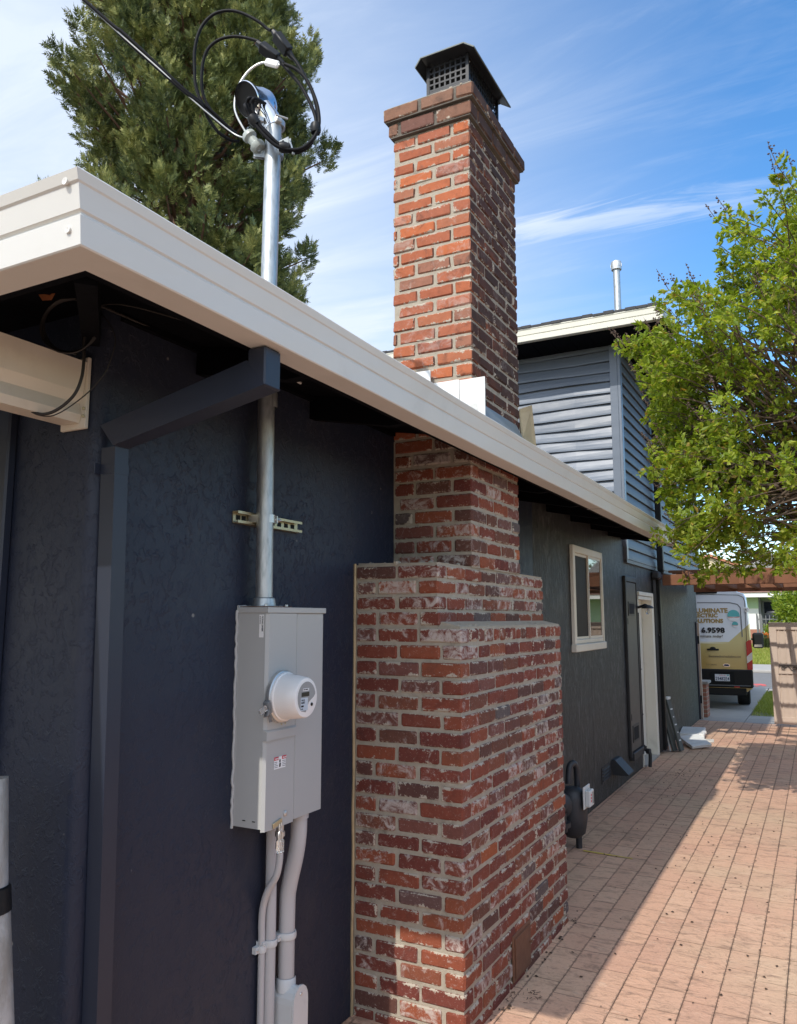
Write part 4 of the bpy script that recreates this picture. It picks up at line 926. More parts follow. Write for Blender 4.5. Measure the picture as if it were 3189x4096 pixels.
MAST = thing('service_mast', 'galvanised service mast with polished weatherhead rising through the cream-guttered eave', 'service mast', (0.06, 2.185, 1.63))
def mast():
    MB().tube([(0.06, 2.188, 1.629), (0.06, 2.172, 2.5), (0.06, 2.182, 3.40)], 0.0295, 24).build('pole', 'galvanised_steel', MAST)
    MB().lathe([(0, .0305), (.004, .0315), (.05, .0315), (.055, .0300)], (0.06, 2.188, 2.30), (0, 0, 1), 24).build('coupling', 'galvanised_steel', MAST)
    # weatherhead: hooded alloy dome round a dark cable plate that faces back and down
    f = Vector((-0.06, -0.80, -0.48)).normalized(); c = Vector((-0.008, 2.125, 3.470)); sd = Vector((0.98, -0.10, 0)).normalized(); up = sd.cross(f).normalized()
    if up.z < 0: up = -up
    d = MB(); prof = [(0.018, 1.04), (0.022, 1.0), (0.016, .985), (-0.03, 1.06), (-0.068, 1.02), (-0.098, 0.86), (-0.118, 0.52), (-0.124, 0.02)]
    n = 30; vs = []
    for dd, rr in prof:
        for k in range(n):
            a = 2 * math.pi * k / n; vs.append(c + f * dd + sd * (0.053 * rr * math.cos(a)) + up * (0.062 * rr * math.sin(a) - (0.02 if dd < -0.02 else 0) * rr))
    d.add(vs, [(i * n + k, i * n + (k + 1) % n, (i + 1) * n + (k + 1) % n, (i + 1) * n + k) for i in range(len(prof) - 1) for k in range(n)], True); hd = d.build('weatherhead', 'polished_alloy', MAST)
    p = MB(); ring = [c + f * 0.010 + sd * (0.0525 * math.cos(2 * math.pi * k / n)) + up * (0.0615 * math.sin(2 * math.pi * k / n)) for k in range(n)]; ring2 = [v - f * .008 for v in ring]; p.add(ring + ring2, [tuple(range(n)), tuple(range(n, 2 * n))[::-1]] + [(k, (k + 1) % n, n + (k + 1) % n, n + k) for k in range(n)]); p.build('cable_plate', 'black_plastic', hd)
    nk = MB(); nk.tube([(0.022, 2.160, 3.45), (0.045, 2.178, 3.41), (0.06, 2.185, 3.37)], 0.05, 20, True, [.036, .037, .035]); nk.build('neck', 'polished_alloy', hd)
    k = MB(); k.lathe([(0, .030), (0, .0375), (.022, .0375), (.022, .030)], (0.06, 2.19, 3.372), (0, 0, 1), 24); k.obox((0.09, 2.168, 3.383), (.010, -.004, 0), (.004, .010, 0), (0, 0, .012), .002); k.obox((0.03, 2.14, 3.383), (.012, -.006, 0), (.004, .008, 0), (0, 0, .010), .002); k.cyl((0.10, 2.14, 3.383), (0.125, 2.18, 3.383), .004, 8); k.build('head_clamp', 'bare_aluminium', MAST)
    # two-bolt ring with clevis insulator
    g = MB(); g.lathe([(0, .030), (0, .0335), (.036, .0335), (.036, .030)], (0.06, 2.19, 3.255), (0, 0, 1), 26)
    for sgn, zc in ((-1, 3.268), (1, 3.285)):
        v = Vector((0.80, -0.1, 0)) if sgn > 0 else Vector((-0.70, -0.55, 0)); v.normalize(); e = Vector((0.06, 2.19, zc)) + v * 0.050; t = Vector((-v.y, v.x, 0))
        for q in (-1, 1): g.obox(e + t * (q * .006), v * .026, t * .002, (0, 0, .022), .001)
        g.lathe([(-.018, .008), (-.010, .008), (-.010, .0035), (.014, .0035), (.014, .007), (.020, .007), (.020, 0)], e + v * .008, t, 10)
    g.obox((0.155, 2.165, 3.252), (.004, -.002, .0), (.002, .004, 0), (.010, 0, -.03), .001)
    g.build('mast_clamp', 'galvanised_steel', MAST)
    i = MB(); a = Vector((-0.016, 2.125, 3.335)); b = Vector((0.028, 2.145, 3.272)); ax = (b - a).normalized(); i.lathe([(-.002, 0), (-.002, .020), (.004, .026), (.018, .027), (.026, .018), (.05, .018), (.058, .028), (.072, .028), (.080, .022), (.080, 0)], a, ax, 20); io = i.build('insulator', 'insulator_grey', MAST)
    io['label'] = 'grey clevis insulator'
mast()
WIREG = 'service conductors looping at the weatherhead'
def wire(name, label, pts, r, mat='black_cable', k=7, cat='cable', group=WIREG):
    m = MB(); m.tube(spline(pts, k), r, 10); o = m.build(name, mat); tag(o, label, cat, group); return o
WA = [(0.040,2.066,3.423),(0.027,2.069,3.408),(0.033,2.081,3.373),(0.049,2.098,3.344),(0.076,2.122,3.311),(0.103,2.145,3.276),(0.124,2.165,3.259),(0.148,2.187,3.254),(0.174,2.210,3.266),(0.198,2.231,3.303),(0.208,2.246,3.359),(0.206,2.253,3.429),(0.184,2.251,3.516),(0.152,2.243,3.587),(0.120,2.235,3.650),(0.094,2.231,3.686)]
WB = [(0.061,2.066,3.414),(0.050,2.068,3.397),(0.051,2.077,3.365),(0.065,2.093,3.326),(0.090,2.114,3.290),(0.124,2.140,3.257),(0.159,2.166,3.233),(0.186,2.189,3.244),(0.210,2.209,3.277),(0.218,2.222,3.326),(0.216,2.229,3.385),(0.192,2.224,3.454),(0.158,2.215,3.524),(0.114,2.199,3.588),(0.079,2.189,3.636)]
WC = [(0.025,2.058,3.396),(0.036,2.069,3.359),(0.054,2.084,3.324),(0.088,2.107,3.277),(0.121,2.130,3.246),(0.160,2.156,3.237),(0.193,2.178,3.246),(0.223,2.200,3.283),(0.238,2.213,3.330),(0.237,2.218,3.381),(0.223,2.216,3.448),(0.191,2.204,3.531),(0.154,2.189,3.577),(0.111,2.172,3.603)]
# conductors start inside the cable plate
for W in (WA, WB): W.insert(0, (W[0][0] - .012, W[0][1] + .075, W[0][2] + .03))
WC.insert(0, (0.0, 2.12, 3.44))
wa = wire('service_conductor', 'black conductor from the weatherhead up to the upper black splice box', WA, 0.0068)
wb = wire('service_conductor', 'black conductor from the weatherhead up to the lower black splice box', WB, 0.0068)
wc = wire('service_conductor', 'grey-black neutral conductor looping from the weatherhead to the bare alloy sleeve', WC, 0.0066)
L1 = [(0.027,2.195,3.790),(0.036-.03,2.195,3.806),(-0.026,2.176,3.837),(-0.087,2.151,3.877),(-0.142,2.131,3.892),(-0.195,2.110,3.877),(-0.238,2.096,3.826),(-0.260,2.093,3.753),(-0.264,2.099,3.672),(-0.260,2.109,3.590),(-0.231,2.133,3.509),(-0.178,2.169,3.445),(-0.132,2.201,3.407)]
L2 = [(0.008,2.155,3.720),(-0.048,2.144,3.750),(-0.103,2.126,3.764),(-0.158,2.109,3.757),(-0.199,2.098,3.726),(-0.222,2.098,3.673),(-0.230,2.104,3.603),(-0.228,2.117,3.550),(-0.206,2.140,3.496),(-0.169,2.171,3.452),(-0.133,2.201,3.415)]
l1 = wire('service_cable', 'black drop conductor in the tallest arching loop left of the mast', L1, 0.0060)
l2 = wire('service_cable', 'black drop conductor in the lower arching loop left of the mast', L2, 0.0058)
ST = [(0.095,2.163,3.598),(0.072,2.155,3.612),(0.041,2.142,3.615),(0.015,2.132,3.608),(-0.013,2.121,3.587),(-0.036,2.113,3.557),(-0.053,2.108,3.524),(-0.063,2.106,3.484),(-0.066,2.108,3.444),(-0.059,2.116,3.411),(-0.045,2.127,3.378),(-0.034,2.136,3.354),(-0.030,2.140,3.334),(-0.010,2.135,3.325)]
st = wire('messenger_wire', 'bare twisted silver wire curving from the alloy sleeve to the insulator', ST, 0.0042, 'bare_aluminium')
def splice(parent, a, b, w, label, mat='black_plastic'):
    a = Vector(a); b = Vector(b); d = (b - a).normalized(); m = MB(); up = d.cross(Vector((0.88, -0.47, 0)))
    m.bar(a, b, w, w * .8, up, w * .1); m.tube([a - d * .022, a + d * .004], .014, 8, True, [.009, .015]); m.tube([b - d * .004, b + d * .03], .014, 8, True, [.015, .009])
    o = m.build('splice_cover', mat, parent); o['label'] = label
splice(wa, (0.045, 2.203, 3.768), (0.088, 2.228, 3.697), 0.042, 'upper black splice box')
splice(wb, (0.014, 2.154, 3.700), (0.070, 2.184, 3.646), 0.040, 'lower black splice box')
m = MB(); m.bar((0.044, 2.143, 3.618), (0.092, 2.163, 3.600), 0.016, 0.028, (0, 0, 1), .005); m.build('splice_sleeve', 'sticker_white', st)
for p, d in (((0.225, 2.215, 3.335), (0.0, 0.0, 1.0)), ((0.135, 2.150, 3.250), (0.9, 0.6, -.15)), ((0.045, 2.085, 3.345), (.5, .5, -.9))):
    d = Vector(d).normalized(); p = Vector(p); MB().tube([p - d * .018, p - d * .006, p + d * .006, p + d * .018], .02, 12, True, [.017, .0205, .0195, .0175]).build('tape_wrap', 'black_plastic', wa)
# the drop itself runs away up to the left, out to the street pole
END = Vector((-1.45, 1.05, 4.85))
D1 = [END, (-0.540,1.760,3.849),(-0.399,1.867,3.705),(-0.308,1.947,3.602),(-0.231,2.020,3.515),(-0.195,2.071,3.485),(-0.158,2.123,3.445),(-0.128,2.172,3.405),(-0.122,2.207,3.403)]
D2 = [END + Vector((-.02, .01, 0)), (-0.558,1.773,3.865),(-0.409,1.877,3.696),(-0.300,1.960,3.579),(-0.232,2.021,3.508),(-0.192,2.068,3.473),(-0.186,2.097,3.438),(-0.165,2.133,3.394),(-0.138,2.173,3.375),(-0.125,2.205,3.385)]
wire('drop_cable', 'upper black conductor of the overhead service drop running off to the upper left', D1, .0064, group='overhead service drop')
wire('drop_cable', 'lower black conductor of the overhead service drop sagging beside the other', D2, .0060, group='overhead service drop')
wire('drop_messenger', 'thin bare steel wire of the overhead service drop tied to the insulator', [END + Vector((.0, 0, -.01)), (-0.548,1.767,3.852),(-0.404,1.872,3.695),(-0.300,1.953,3.584),(-0.232,2.021,3.506),(-0.17,2.09,3.44),(-0.10,2.15,3.375),(-0.03,2.145,3.335),(0.0,2.13,3.325)], .0028, 'bare_aluminium', group='overhead service drop')

STRUT = thing('strut_channel', 'short slotted metal strut with a pipe clamp holding the mast to the navy wall', 'strut', (0, 2.27, 1.9))
def strut():
    m = MB(); y0, y1, z0, z1 = 2.081, 2.457, 1.881, 1.922
    m.box(0.001, y0, z0 + .0035, 0.004, y1, z1 - .0035); m.box(0.001, y0, z0, 0.026, y1, z0 + .0032); m.box(0.001, y0, z1 - .0032, 0.026, y1, z1); m.box(0.0228, y0, z0 + .0033, 0.026, y1, z0 + .009); m.box(0.0228, y0, z1 - .009, 0.026, y1, z1 - .0033); m.build('channel', 'brass_zinc', STRUT)
    for y in (2.096, 2.125, 2.29, 2.33, 2.372, 2.413): MB().box(0.0042, y, 1.893, 0.0052, y + .022, 1.910).build('slot', 'void_dark', STRUT)
    c = MB(); c.lathe([(-.014, .0298), (-.014, .032), (.014, .032), (.014, .0298)], (0.06, 2.189, 1.902), (0, 0, 1), 24); c.box(0.01, 2.155, 1.889, 0.06, 2.1585, 1.915); c.box(0.02, 2.2195, 1.889, 0.085, 2.223, 1.915); c.cyl((0.078, 2.205, 1.902), (0.078, 2.25, 1.902), .004, 10); c.cyl((0.078, 2.226, 1.902), (0.078, 2.236, 1.902), .009, 6); c.build('pipe_clamp', 'bare_aluminium', STRUT)
strut()
def straps(par, x, y, z, r, s):
    m = MB(); m.lathe([(-.011, r + .001), (-.011, r + .004), (-.004, r + .0055), (.004, r + .0055), (.011, r + .004), (.011, r + .001)], (x, y, z), (0, 0, 1), 24); m.box(0.001, y + s * (r - .006), z - .0105, x, y + s * (r + .020), z + .0105); m.build('strap', 'pvc_light', par)
    MB().sphere((x + .001, y + s * (r + .013), z), .004, 8).build('strap_screw', 'bare_aluminium', par)
CB = thing('conduit', 'thick grey plastic conduit from the panel down to a junction elbow', 'conduit', (0.045, 2.375, 0), 'conduits under the panel')
MB().tube(spline([(0.085, 2.382, 0.905), (0.085, 2.382, .82), (0.075, 2.380, .74), (0.052, 2.377, .64), (0.045, 2.377, .57), (0.045, 2.377, .30)], 5), .0285, 20).build('pipe', 'pvc_grey', CB)
MB().lathe([(0, .034), (.022, .034), (.026, .030)], (0.085, 2.382, .868), (0, 0, 1), 20).build('fitting', 'pvc_grey', CB); straps(CB, 0.045, 2.377, 0.478, .0285, -1)
def elbow():
    m = MB(); m.lathe([(0, .035), (.038, .034), (.042, .031)], (0.045, 2.377, .30), (0, 0, 1), 22); m.build('collar', 'pvc_light', CB)
    b = MB(); w = .040
    pr = [(-w, 0), (w, 0), (w, .25)] + [(w * math.cos(a), .25 + .05 * math.sin(a)) for a in [k * math.pi / 8 for k in range(1, 8)]] + [(-w, .25)]
    b.prism(pr, (0.002, 2.377, 0.02), (0.098, 2.377, 0.02), (0, 1, 0), (0, 0, 1)); b.build('elbow_body', 'pvc_light', CB)
    pr2 = [(a * 1.06, h * 1.0 + .004) for a, h in pr]; c = MB(); c.prism(pr2, (0.0985, 2.381, 0.02), (0.106, 2.381, 0.02), (0, 1, 0), (0, 0, 1)); c.build('elbow_cover', 'pvc_light', CB)
    MB().lathe([(0, .006), (.003, .005), (.003, 0)], (0.106, 2.381, .296), (1, 0, 0), 12).build('cover_screw', 'bare_aluminium', CB)
elbow()
CM = thing('conduit', 'medium straight grey conduit between the thick and the thin one', 'conduit', (0.03, 2.303, 0), 'conduits under the panel')
MB().tube([(0.03, 2.300, .90), (0.03, 2.303, .5), (0.03, 2.303, 0)], .0190, 18).build('pipe', 'pvc_grey', CM); straps(CM, 0.03, 2.303, .474, .0190, -1)
MB().lathe([(0, .024), (.045, .024), (.05, .021)], (0.03, 2.303, .16), (0, 0, 1), 18).build('coupling', 'pvc_light', CM)
CS = thing('conduit', 'thin grey conduit that bends from the padlock down to the wall', 'conduit', (0.02, 2.276, 0), 'conduits under the panel')
MB().tube(spline([(0.092, 2.262, .80), (0.092, 2.262, .755), (0.080, 2.262, .705), (0.048, 2.262, .655), (0.026, 2.266, .60), (0.018, 2.270, .54), (0.017, 2.274, .45), (0.017, 2.276, 0)], 6), .0118, 16).build('pipe', 'pvc_grey', CS); straps(CS, 0.017, 2.275, .462, .0118, -1)
m = MB(); m.lathe([(0, .0145), (.018, .0145), (.02, .012), (.04, .012), (.04, .017), (.055, .017), (.055, .013), (.075, .013), (.08, .018), (.092, .018)], (0.092, 2.262, .795), (0, 0, 1), 16); m.build('compression_fitting', 'bare_aluminium', CS)

# ================================================================== DOWNSPOUT, PATIO BEAM, FLUE, COIL
DS = thing('downspout', 'square dark navy downspout with offset elbow at the stucco corner', 'downspout', (0.03, 1.55, 0))
def downspout():
    m = MB(); m.box(0.474, 1.556, 2.148, 0.531, 1.624, 2.2525, .004); m.build('outlet', 'downspout_navy', DS)
    a = [(0.531, 1.556, 2.150), (0.531, 1.624, 2.150), (0.472, 1.624, 2.222), (0.472, 1.556, 2.222)]; b = [(0.058, 1.504, 2.030), (0.058, 1.560, 2.030), (0.004, 1.560, 2.092), (0.004, 1.504, 2.092)]
    MB().add(a + b, [(0, 1, 2, 3), (7, 6, 5, 4), (0, 4, 5, 1), (1, 5, 6, 2), (2, 6, 7, 3), (3, 7, 4, 0)]).build('elbow', 'downspout_navy', DS)
    def q(z, g=0): y = 1.514 + (2.0 - z) * .0205; return [(0.004 - g, y - g, z), (0.057 + g, y - g, z), (0.057 + g, y + .048 + g, z), (0.004 - g, y + .048 + g, z)]
    F6 = [(0, 1, 2, 3), (7, 6, 5, 4), (0, 4, 5, 1), (1, 5, 6, 2), (2, 6, 7, 3), (3, 7, 4, 0)]
    MB().add(q(2.0295) + q(0.0), F6).build('pipe', 'downspout_navy', DS)
    MB().add(q(1.985, .0012) + q(1.955, .0012), F6).build('strap', 'downspout_navy', DS); MB().box(0.0005, 1.493, 1.955, 0.004, 1.5125, 1.985, .001).build('strap_tab', 'downspout_navy', DS)
downspout()
PB = thing('patio_beam', 'beige metal patio beam with stepped face butting the back wall under the eave', 'patio beam', (-0.06, 1.49, 2.1))
MB().prism([(-0.13, 2.282), (-0.038, 2.275), (-0.046, 2.188), (-0.060, 2.158), (-0.050, 2.124), (-0.056, 2.101), (-0.13, 2.103)], (0, 1.065, 0), (0, 1.484, 0), (1, 0, 0), (0, 0, 1)).build('beam', 'window_cream', PB)
MB().box(-0.135, 1.485, 2.085, -0.034, 1.497, 2.29, .002).build('end_plate', 'window_cream', PB)
for z in (2.118, 2.14): MB().sphere((-0.035, 1.478, z), .005, 8).build('bolt', 'brass_zinc', PB)
MB().box(-4.0, -1.1, 2.19, -0.045, 1.02, 2.215).build('roof_panel', 'window_cream', PB)
MB().box(-0.13, -0.9, 0, -0.05, -0.82, 2.189, .004).build('post', 'window_cream', PB)
FL = thing('vent_duct', 'stained round galvanised duct standing against the back wall, cropped at the left', 'duct', (-0.075, 1.3, 0))
MB().tube([(0.035, 1.3, 0.0), (-0.02, 1.3, .5), (-0.078, 1.3, .87)], .062, 22, True).build('pipe', 'stained_zinc', FL); MB().tube([(-0.082, 1.3, .90), (-0.108, 1.3, 1.165)], .058, 22).build('pipe', 'stained_zinc', FL)
MB().lathe([(-.03, .0625), (-.028, .0655), (.026, .0645), (.03, .0595)], (-0.080, 1.3, .884), (-.13, 0, 1), 22).build('tape_band', 'black_plastic', FL)
def coil():
    m = MB()
    for i in range(4):
        rr = 0.077 - i * .0012; pts = []
        for k in range(37):
            a = 2 * math.pi * k / 36; pts.append(Vector((0.008, 1.384, 2.338)) + Vector((.884, .467, 0)) * (rr * math.cos(a) + .002 * math.sin(3 * a + i)) + Vector((0, 0, 1)) * (rr * 1.0 * math.sin(a) + .0015 * i) + Vector((-.467, .884, 0)) * (.004 * i - .006))
        m.tube(pts, .0026, 6)
    o = m.build('cable_coil', 'thin_cable'); tag(o, 'thin black cable coiled in a hoop hanging under the eave corner', 'cable coil')
    for a in (-1.35, 0.85):
        p = Vector((0.008, 1.384, 2.338)) + Vector((.884, .467, 0)) * .076 * math.cos(a) + Vector((0, 0, 1)) * .076 * math.sin(a); MB().sphere(p, .006, 8).build('cable_tie', 'black_plastic', o)
    wire('wall_cable', 'thin cable arching wide from the coil down round the beige beam end', [(0.045, 1.41, 2.41)] + [(0.053,1.408,2.398),(0.084,1.424,2.369),(0.107,1.436,2.335),(0.117,1.442,2.302),(0.113,1.440,2.266),(0.100,1.433,2.217),(0.079,1.422,2.181),(0.056,1.410,2.152),(0.023,1.392,2.120),(-0.007,1.376,2.098),(-0.031,1.364,2.090),(-0.059,1.349,2.095),(-0.086,1.335,2.112)], .0016, 'thin_cable', group='cables at the eave corner')
    wire('wall_cable', 'thicker black cable bending tightly round the beige beam end', [(0.045,1.405,2.33),(0.043,1.403,2.287),(0.045,1.404,2.242),(0.042,1.402,2.195),(0.030,1.396,2.155),(0.009,1.385,2.126),(-0.018,1.371,2.104),(-0.042,1.358,2.096),(-0.063,1.347,2.100),(-0.079,1.338,2.112)], .0042, 'thin_cable', group='cables at the eave corner')
    wire('wall_cable', 'cable stapled along the top of the navy wall under the eave', [(0.05,1.43,2.41),(0.02,1.6,2.425),(0.012,1.85,2.43),(0.014,2.2,2.432),(0.012,2.7,2.425),(0.012,3.2,2.42)], .004, 'thin_cable', group='cables at the eave corner')
    wire('wall_cable', 'fine slack cable drooping beneath the gutter near the corner', [(0.05,1.42,2.40),(0.12,1.46,2.405),(0.22,1.58,2.385),(0.3,1.8,2.375),(0.33,2.0,2.385)], .0022, 'thin_cable', group='cables at the eave corner')
    wire('hanging_strap', 'small curved grey clip hanging beneath the eave by the mast', [(0.205,2.10,2.40),(0.208,2.115,2.378),(0.212,2.14,2.365),(0.214,2.165,2.362)], .0045, 'caulk', cat='clip', group='cables at the eave corner')
    d = MB(); d.add([(-.02, 1.30, 2.405), (0.01, 1.315, 2.40), (0.026, 1.322, 2.412), (0.015, 1.317, 2.386), (-0.005, 1.305, 2.384), (0.034, 1.327, 2.43)], [(0, 1, 3, 4), (1, 2, 3), (1, 5, 2)]); o = d.build('dead_leaf', 'dead_leaf'); tag(o, 'dry orange leaf caught under the dark eave above the coil', 'leaf')
coil()
m = MB(); 
for k in range(12): m.sphere((0.0, 1.604 + random.uniform(0, .006), 1.745 - k * .006), random.uniform(.002, .004), 6)
m.build('rust_streak', 'dead_leaf', HOUSE, 'stuff')

# ================================================================== ALONG THE SIDE WALL
def lamp():
    L = thing('wall_lamp', 'dark hooded wall lamp with bare bulb beside the white door frame', 'lamp', (0, 8.76, 1.68))
    MB().lathe([(0, .05), (.012, .05), (.02, .03), (.02, 0)], (0.001, 8.76, 1.68), (1, 0, 0), 18).build('back_plate', 'charcoal_metal', L)
    MB().tube(spline([(0.02, 8.76, 1.675), (0.06, 8.76, 1.685), (0.10, 8.75, 1.70), (0.125, 8.745, 1.69)], 5), .014, 10).build('arm', 'charcoal_metal', L)
    MB().lathe([(0, 0.0), (.0, .022), (-.014, .05), (-.03, .062), (-.036, .064), (-.036, .058), (-.012, .03)], (0.13, 8.745, 1.70), (0, 0, 1), 20).build('shade', 'charcoal_metal', L)
    MB().lathe([(0, 0.0), (.004, .014), (.022, .024), (.04, .02), (.06, .012), (.07, 0.01)], (0.13, 8.745, 1.60), (0, 0, 1), 14).build('bulb', 'clear_plastic', L)
lamp()
def pipes():
    P = thing('wall_pipe', 'thin grey wall pipe between the closet door and white frame, ending in a valve', 'pipe', (0.03, 8.77, 0))
    MB().tube([(0.022, 8.775, 0.2), (0.022, 8.775, 1.62)], .0085, 8).build('pipe', 'charcoal_metal', P)
    for z in (1.02, .55): MB().box(0.001, 8.757, z - .008, 0.033, 8.793, z + .008, .002).build('clip', 'charcoal_metal', P)
    v = MB(); v.tube(spline([(0.022, 8.775, .235), (0.03, 8.775, .20), (0.055, 8.765, .185), (0.085, 8.76, .17), (0.09, 8.76, .12), (0.085, 8.755, .02)], 5), .018, 10); v.lathe([(-.02, .026), (.02, .026)], (0.03, 8.775, .205), (0, 0, 1), 12); v.lathe([(-.02, .028), (.018, .028), (.018, 0)], (0.075, 8.76, .178), (1, -.3, 0), 12); v.build('valve', 'charcoal_metal', P)
    U = thing('utility_box', 'dark rounded conduit head box high on the wall with pipes dropping from it', 'conduit box', (0.05, 9.83, 2.0))
    MB().box(0.001, 9.72, 2.02, 0.10, 9.96, 2.115, .018).build('box', 'charcoal_metal', U)
    for y, r in ((9.75, .012), (9.79, .014), (9.83, .018)): MB().tube([(0.02, y, 2.02), (0.02, y, 0.02)], r, 10).build('pipe', 'charcoal_metal', U)
    wire('wall_cable', 'slack black cable looping against the black downpipe by the door', [(0.035, 9.80, 1.78), (0.05, 9.78, 1.6), (0.055, 9.76, 1.42), (0.06, 9.79, 1.36), (0.05, 9.86, 1.365)], .004, 'thin_cable', group='cables at the eave corner')
    D = thing('downpipe', 'black square downpipe dropping from the upper eave past the conduit box', 'downpipe', (0.1, 9.9, 0))
    MB().box(0.055, 9.86, 2.13, 0.125, 9.95, 4.48, .008).build('upper_pipe', 'black_plastic', D)
    a = [(0.055, 9.86, 2.129), (0.125, 9.86, 2.129), (0.125, 9.95, 2.129), (0.055, 9.95, 2.129)]; b = [(0.004, 9.86, 2.03), (0.074, 9.86, 2.03), (0.074, 9.95, 2.03), (0.004, 9.95, 2.03)]
    MB().add(a + b, [(0, 1, 2, 3), (7, 6, 5, 4), (0, 4, 5, 1), (1, 5, 6, 2), (2, 6, 7, 3), (3, 7, 4, 0)]).build('offset', 'black_plastic', D)
    MB().box(0.004, 9.86, 0.03, 0.074, 9.95, 2.0295, .008).build('lower_pipe', 'black_plastic', D)
    for z in (3.3, 1.2): MB().box(0.001, 9.845, z, 0.1265 if z > 2 else 0.0755, 9.965, z + .025).build('strap', 'black_plastic', D)
pipes()
def gas():
    G = thing('gas_meter', 'dark painted gas meter with white dial box, half hidden behind the chimney', 'gas meter', (0.18, 5.45, 0))
    m = 'meter_charcoal'
    MB().tube([(0.19, 5.582, 0.0), (0.19, 5.582, 0.30)], .021, 12).build('riser', m, G)
    c = MB(); c.lathe([(-.03, .028), (.03, .028)], (0.19, 5.582, .20), (0, 0, 1), 12); c.sphere((0.19, 5.575, .255), .032, 10); c.cyl((0.19, 5.58, .255), (0.235, 5.555, .255), .016, 10); c.box(0.225, 5.54, .243, .245, 5.566, .267, .004); c.build('stopcock', m, G)
    MB().tube(spline([(0.19, 5.582, .28), (0.19, 5.582, .40), (0.19, 5.575, .52), (0.18, 5.54, .565), (0.165, 5.50, .555), (0.16, 5.48, .50), (0.16, 5.47, .44)], 6), .022, 12).build('inlet_pipe', m, G)
    b = MB(); b.lathe([(-.17, 0), (-.17, .045), (-.14, .082), (-.05, .098), (.09, .098), (.13, .085), (.155, .05), (.155, 0)], (0.17, 5.52, .255), (0, 0, 1), 26); b.build('body', m, G)
    MB().lathe([(0, 0.075), (.015, .085), (.035, .085), (.045, .06), (.08, .04), (.08, 0)], (0.12, 5.38, .32), (0.3, -1, 0), 20).build('regulator', m, G)
    MB().lathe([(0, .035), (.03, .04), (.06, .03), (.06, 0)], (0.15, 5.26, .30), (0.3, -.9, -.3), 14).build('regulator_cap', m, G)
    MB().lathe([(0, .055), (.03, .055), (.03, .075), (.06, .075), (.06, .05), (.12, .05)], (0.13, 5.33, .16), (0, 0, 1), 16).build('union', m, G)
    MB().tube(spline([(0.13, 5.40, .38), (0.13, 5.40, .46), (0.12, 5.42, .53), (0.10, 5.46, .57), (0.08, 5.48, .60), (0.02, 5.48, .61)], 5), .022, 12).build('outlet_pipe', m, G)
    MB().lathe([(0, .03), (.03, .03), (.035, .02), (.06, .02), (.06, 0)], (0.10, 5.45, .585), (0, 0, 1), 12).build('plug', m, G)
    p = MB().box(0.262, 5.44, 0.285, 0.272, 5.60, 0.43, .003); d = p.build('dial_plate', 'index_white', G)
    # dial box faces outward, tilted with the meter
    MB().box(0.2725, 5.465, 0.298, 0.305, 5.575, 0.405, .006).build('dial_box', 'index_white', d)
    for z in (.33, .35, .37): MB().box(0.3055, 5.49, z, 0.3065, 5.51, z + .012).build('dial', 'ink_red', d); 
    MB().box(0.3055, 5.53, .315, 0.3068, 5.56, .39).build('dial_window', 'lens_grey', d)
    MB().tube(spline([(0.0, 5.72, .33), (0.05, 5.72, .34), (0.09, 5.70, .33), (0.10, 5.68, .29)], 4), .016, 8).build('vent_elbow', m, G)
    MB().prism([(-.05, 0), (.05, 0), (.03, .14), (-.03, .14)], (0.08, 5.42, 0), (0.08, 5.45, 0), (1, 0, 0), (0, 0, 1)).build('stand', m, G)
gas()
def debris():
    def leaner(name, label, foot, head, w, t, mat, extra=None):
        o = thing(name, label, 'panel', foot); f = Vector(foot); h = Vector(head); d = (h - f); side = Vector((0.25, 1, 0)).normalized(); m = MB()
        n = d.normalized().cross(side)
        m.obox((f + h) / 2, d / 2, side * w / 2, n * t / 2, .003); m.build('panel', mat, o); return o, f, h, side, n
    o, f, h, sd, n = leaner('old_shutter', 'outer dark olive shutter with chipped white top leaning by the downpipe', (0.215, 10.02, 0.012), (0.075, 10.04, 0.60), 0.10, .028, 'board_olive')
    MB().obox(h + Vector((0, 0, .012)), (.022, .0, 0), sd * .045, (0, 0, .016), .004).build('cap_block', 'white_board', o)
    for k in range(5): MB().obox(f + (h - f) * (0.2 + .15 * k) + n * -.0165, (h - f) * .012, sd * random.uniform(.01, .03), n * .002).build('paint_flake', 'white_board', o)
    o, f, h, sd, n = leaner('old_shutter', 'inner dark olive shutter leaning closest to the house wall', (0.145, 9.99, 0.012), (0.035, 10.02, 0.46), 0.11, .022, 'board_olive')
    o, f, h, sd, n = leaner('wood_strip', 'thin splintered pale strip leaning beside the dark shutters', (0.10, 9.955, 0.008), (0.03, 9.985, 0.40), 0.018, .012, 'white_board')
    b = MB(); b.obox((0.30, 10.52, 0.062), (0.105, -0.20, -.028), (0.10, 0.085, .012), (0.004, -.006, .016), .003); o = b.build('fallen_board', 'white_board'); tag(o, 'white board lying flat and sunlit on the paving by the shutters', 'board')
    c = MB(); c.obox((0.165, 11.35, 0.045), (0.15, 0.03, 0), (-.03, 0.34, 0), (0, 0, .042), .012)
    for k in range(9): c.sphere((0.30 + random.uniform(-.02, .03), 11.1 + random.uniform(-.2, .3), .04 + random.uniform(-.02, .03)), random.uniform(.015, .035), 7)
    o = c.build('plaster_slab', 'white_board'); tag(o, 'pale broken slab lying behind the white board', 'slab')
    m = MB(); m.add([(0.30, 10.75, .004), (0.47, 10.95, .004), (0.44, 11.2, .008), (0.33, 11.15, .012), (0.38, 10.9, .028)], [(0, 1, 4), (1, 2, 4), (2, 3, 4), (3, 0, 4)]); o = m.build('torn_paper', 'window_cream'); tag(o, 'crumpled tan scrap beside the broken slab', 'scrap')
debris()
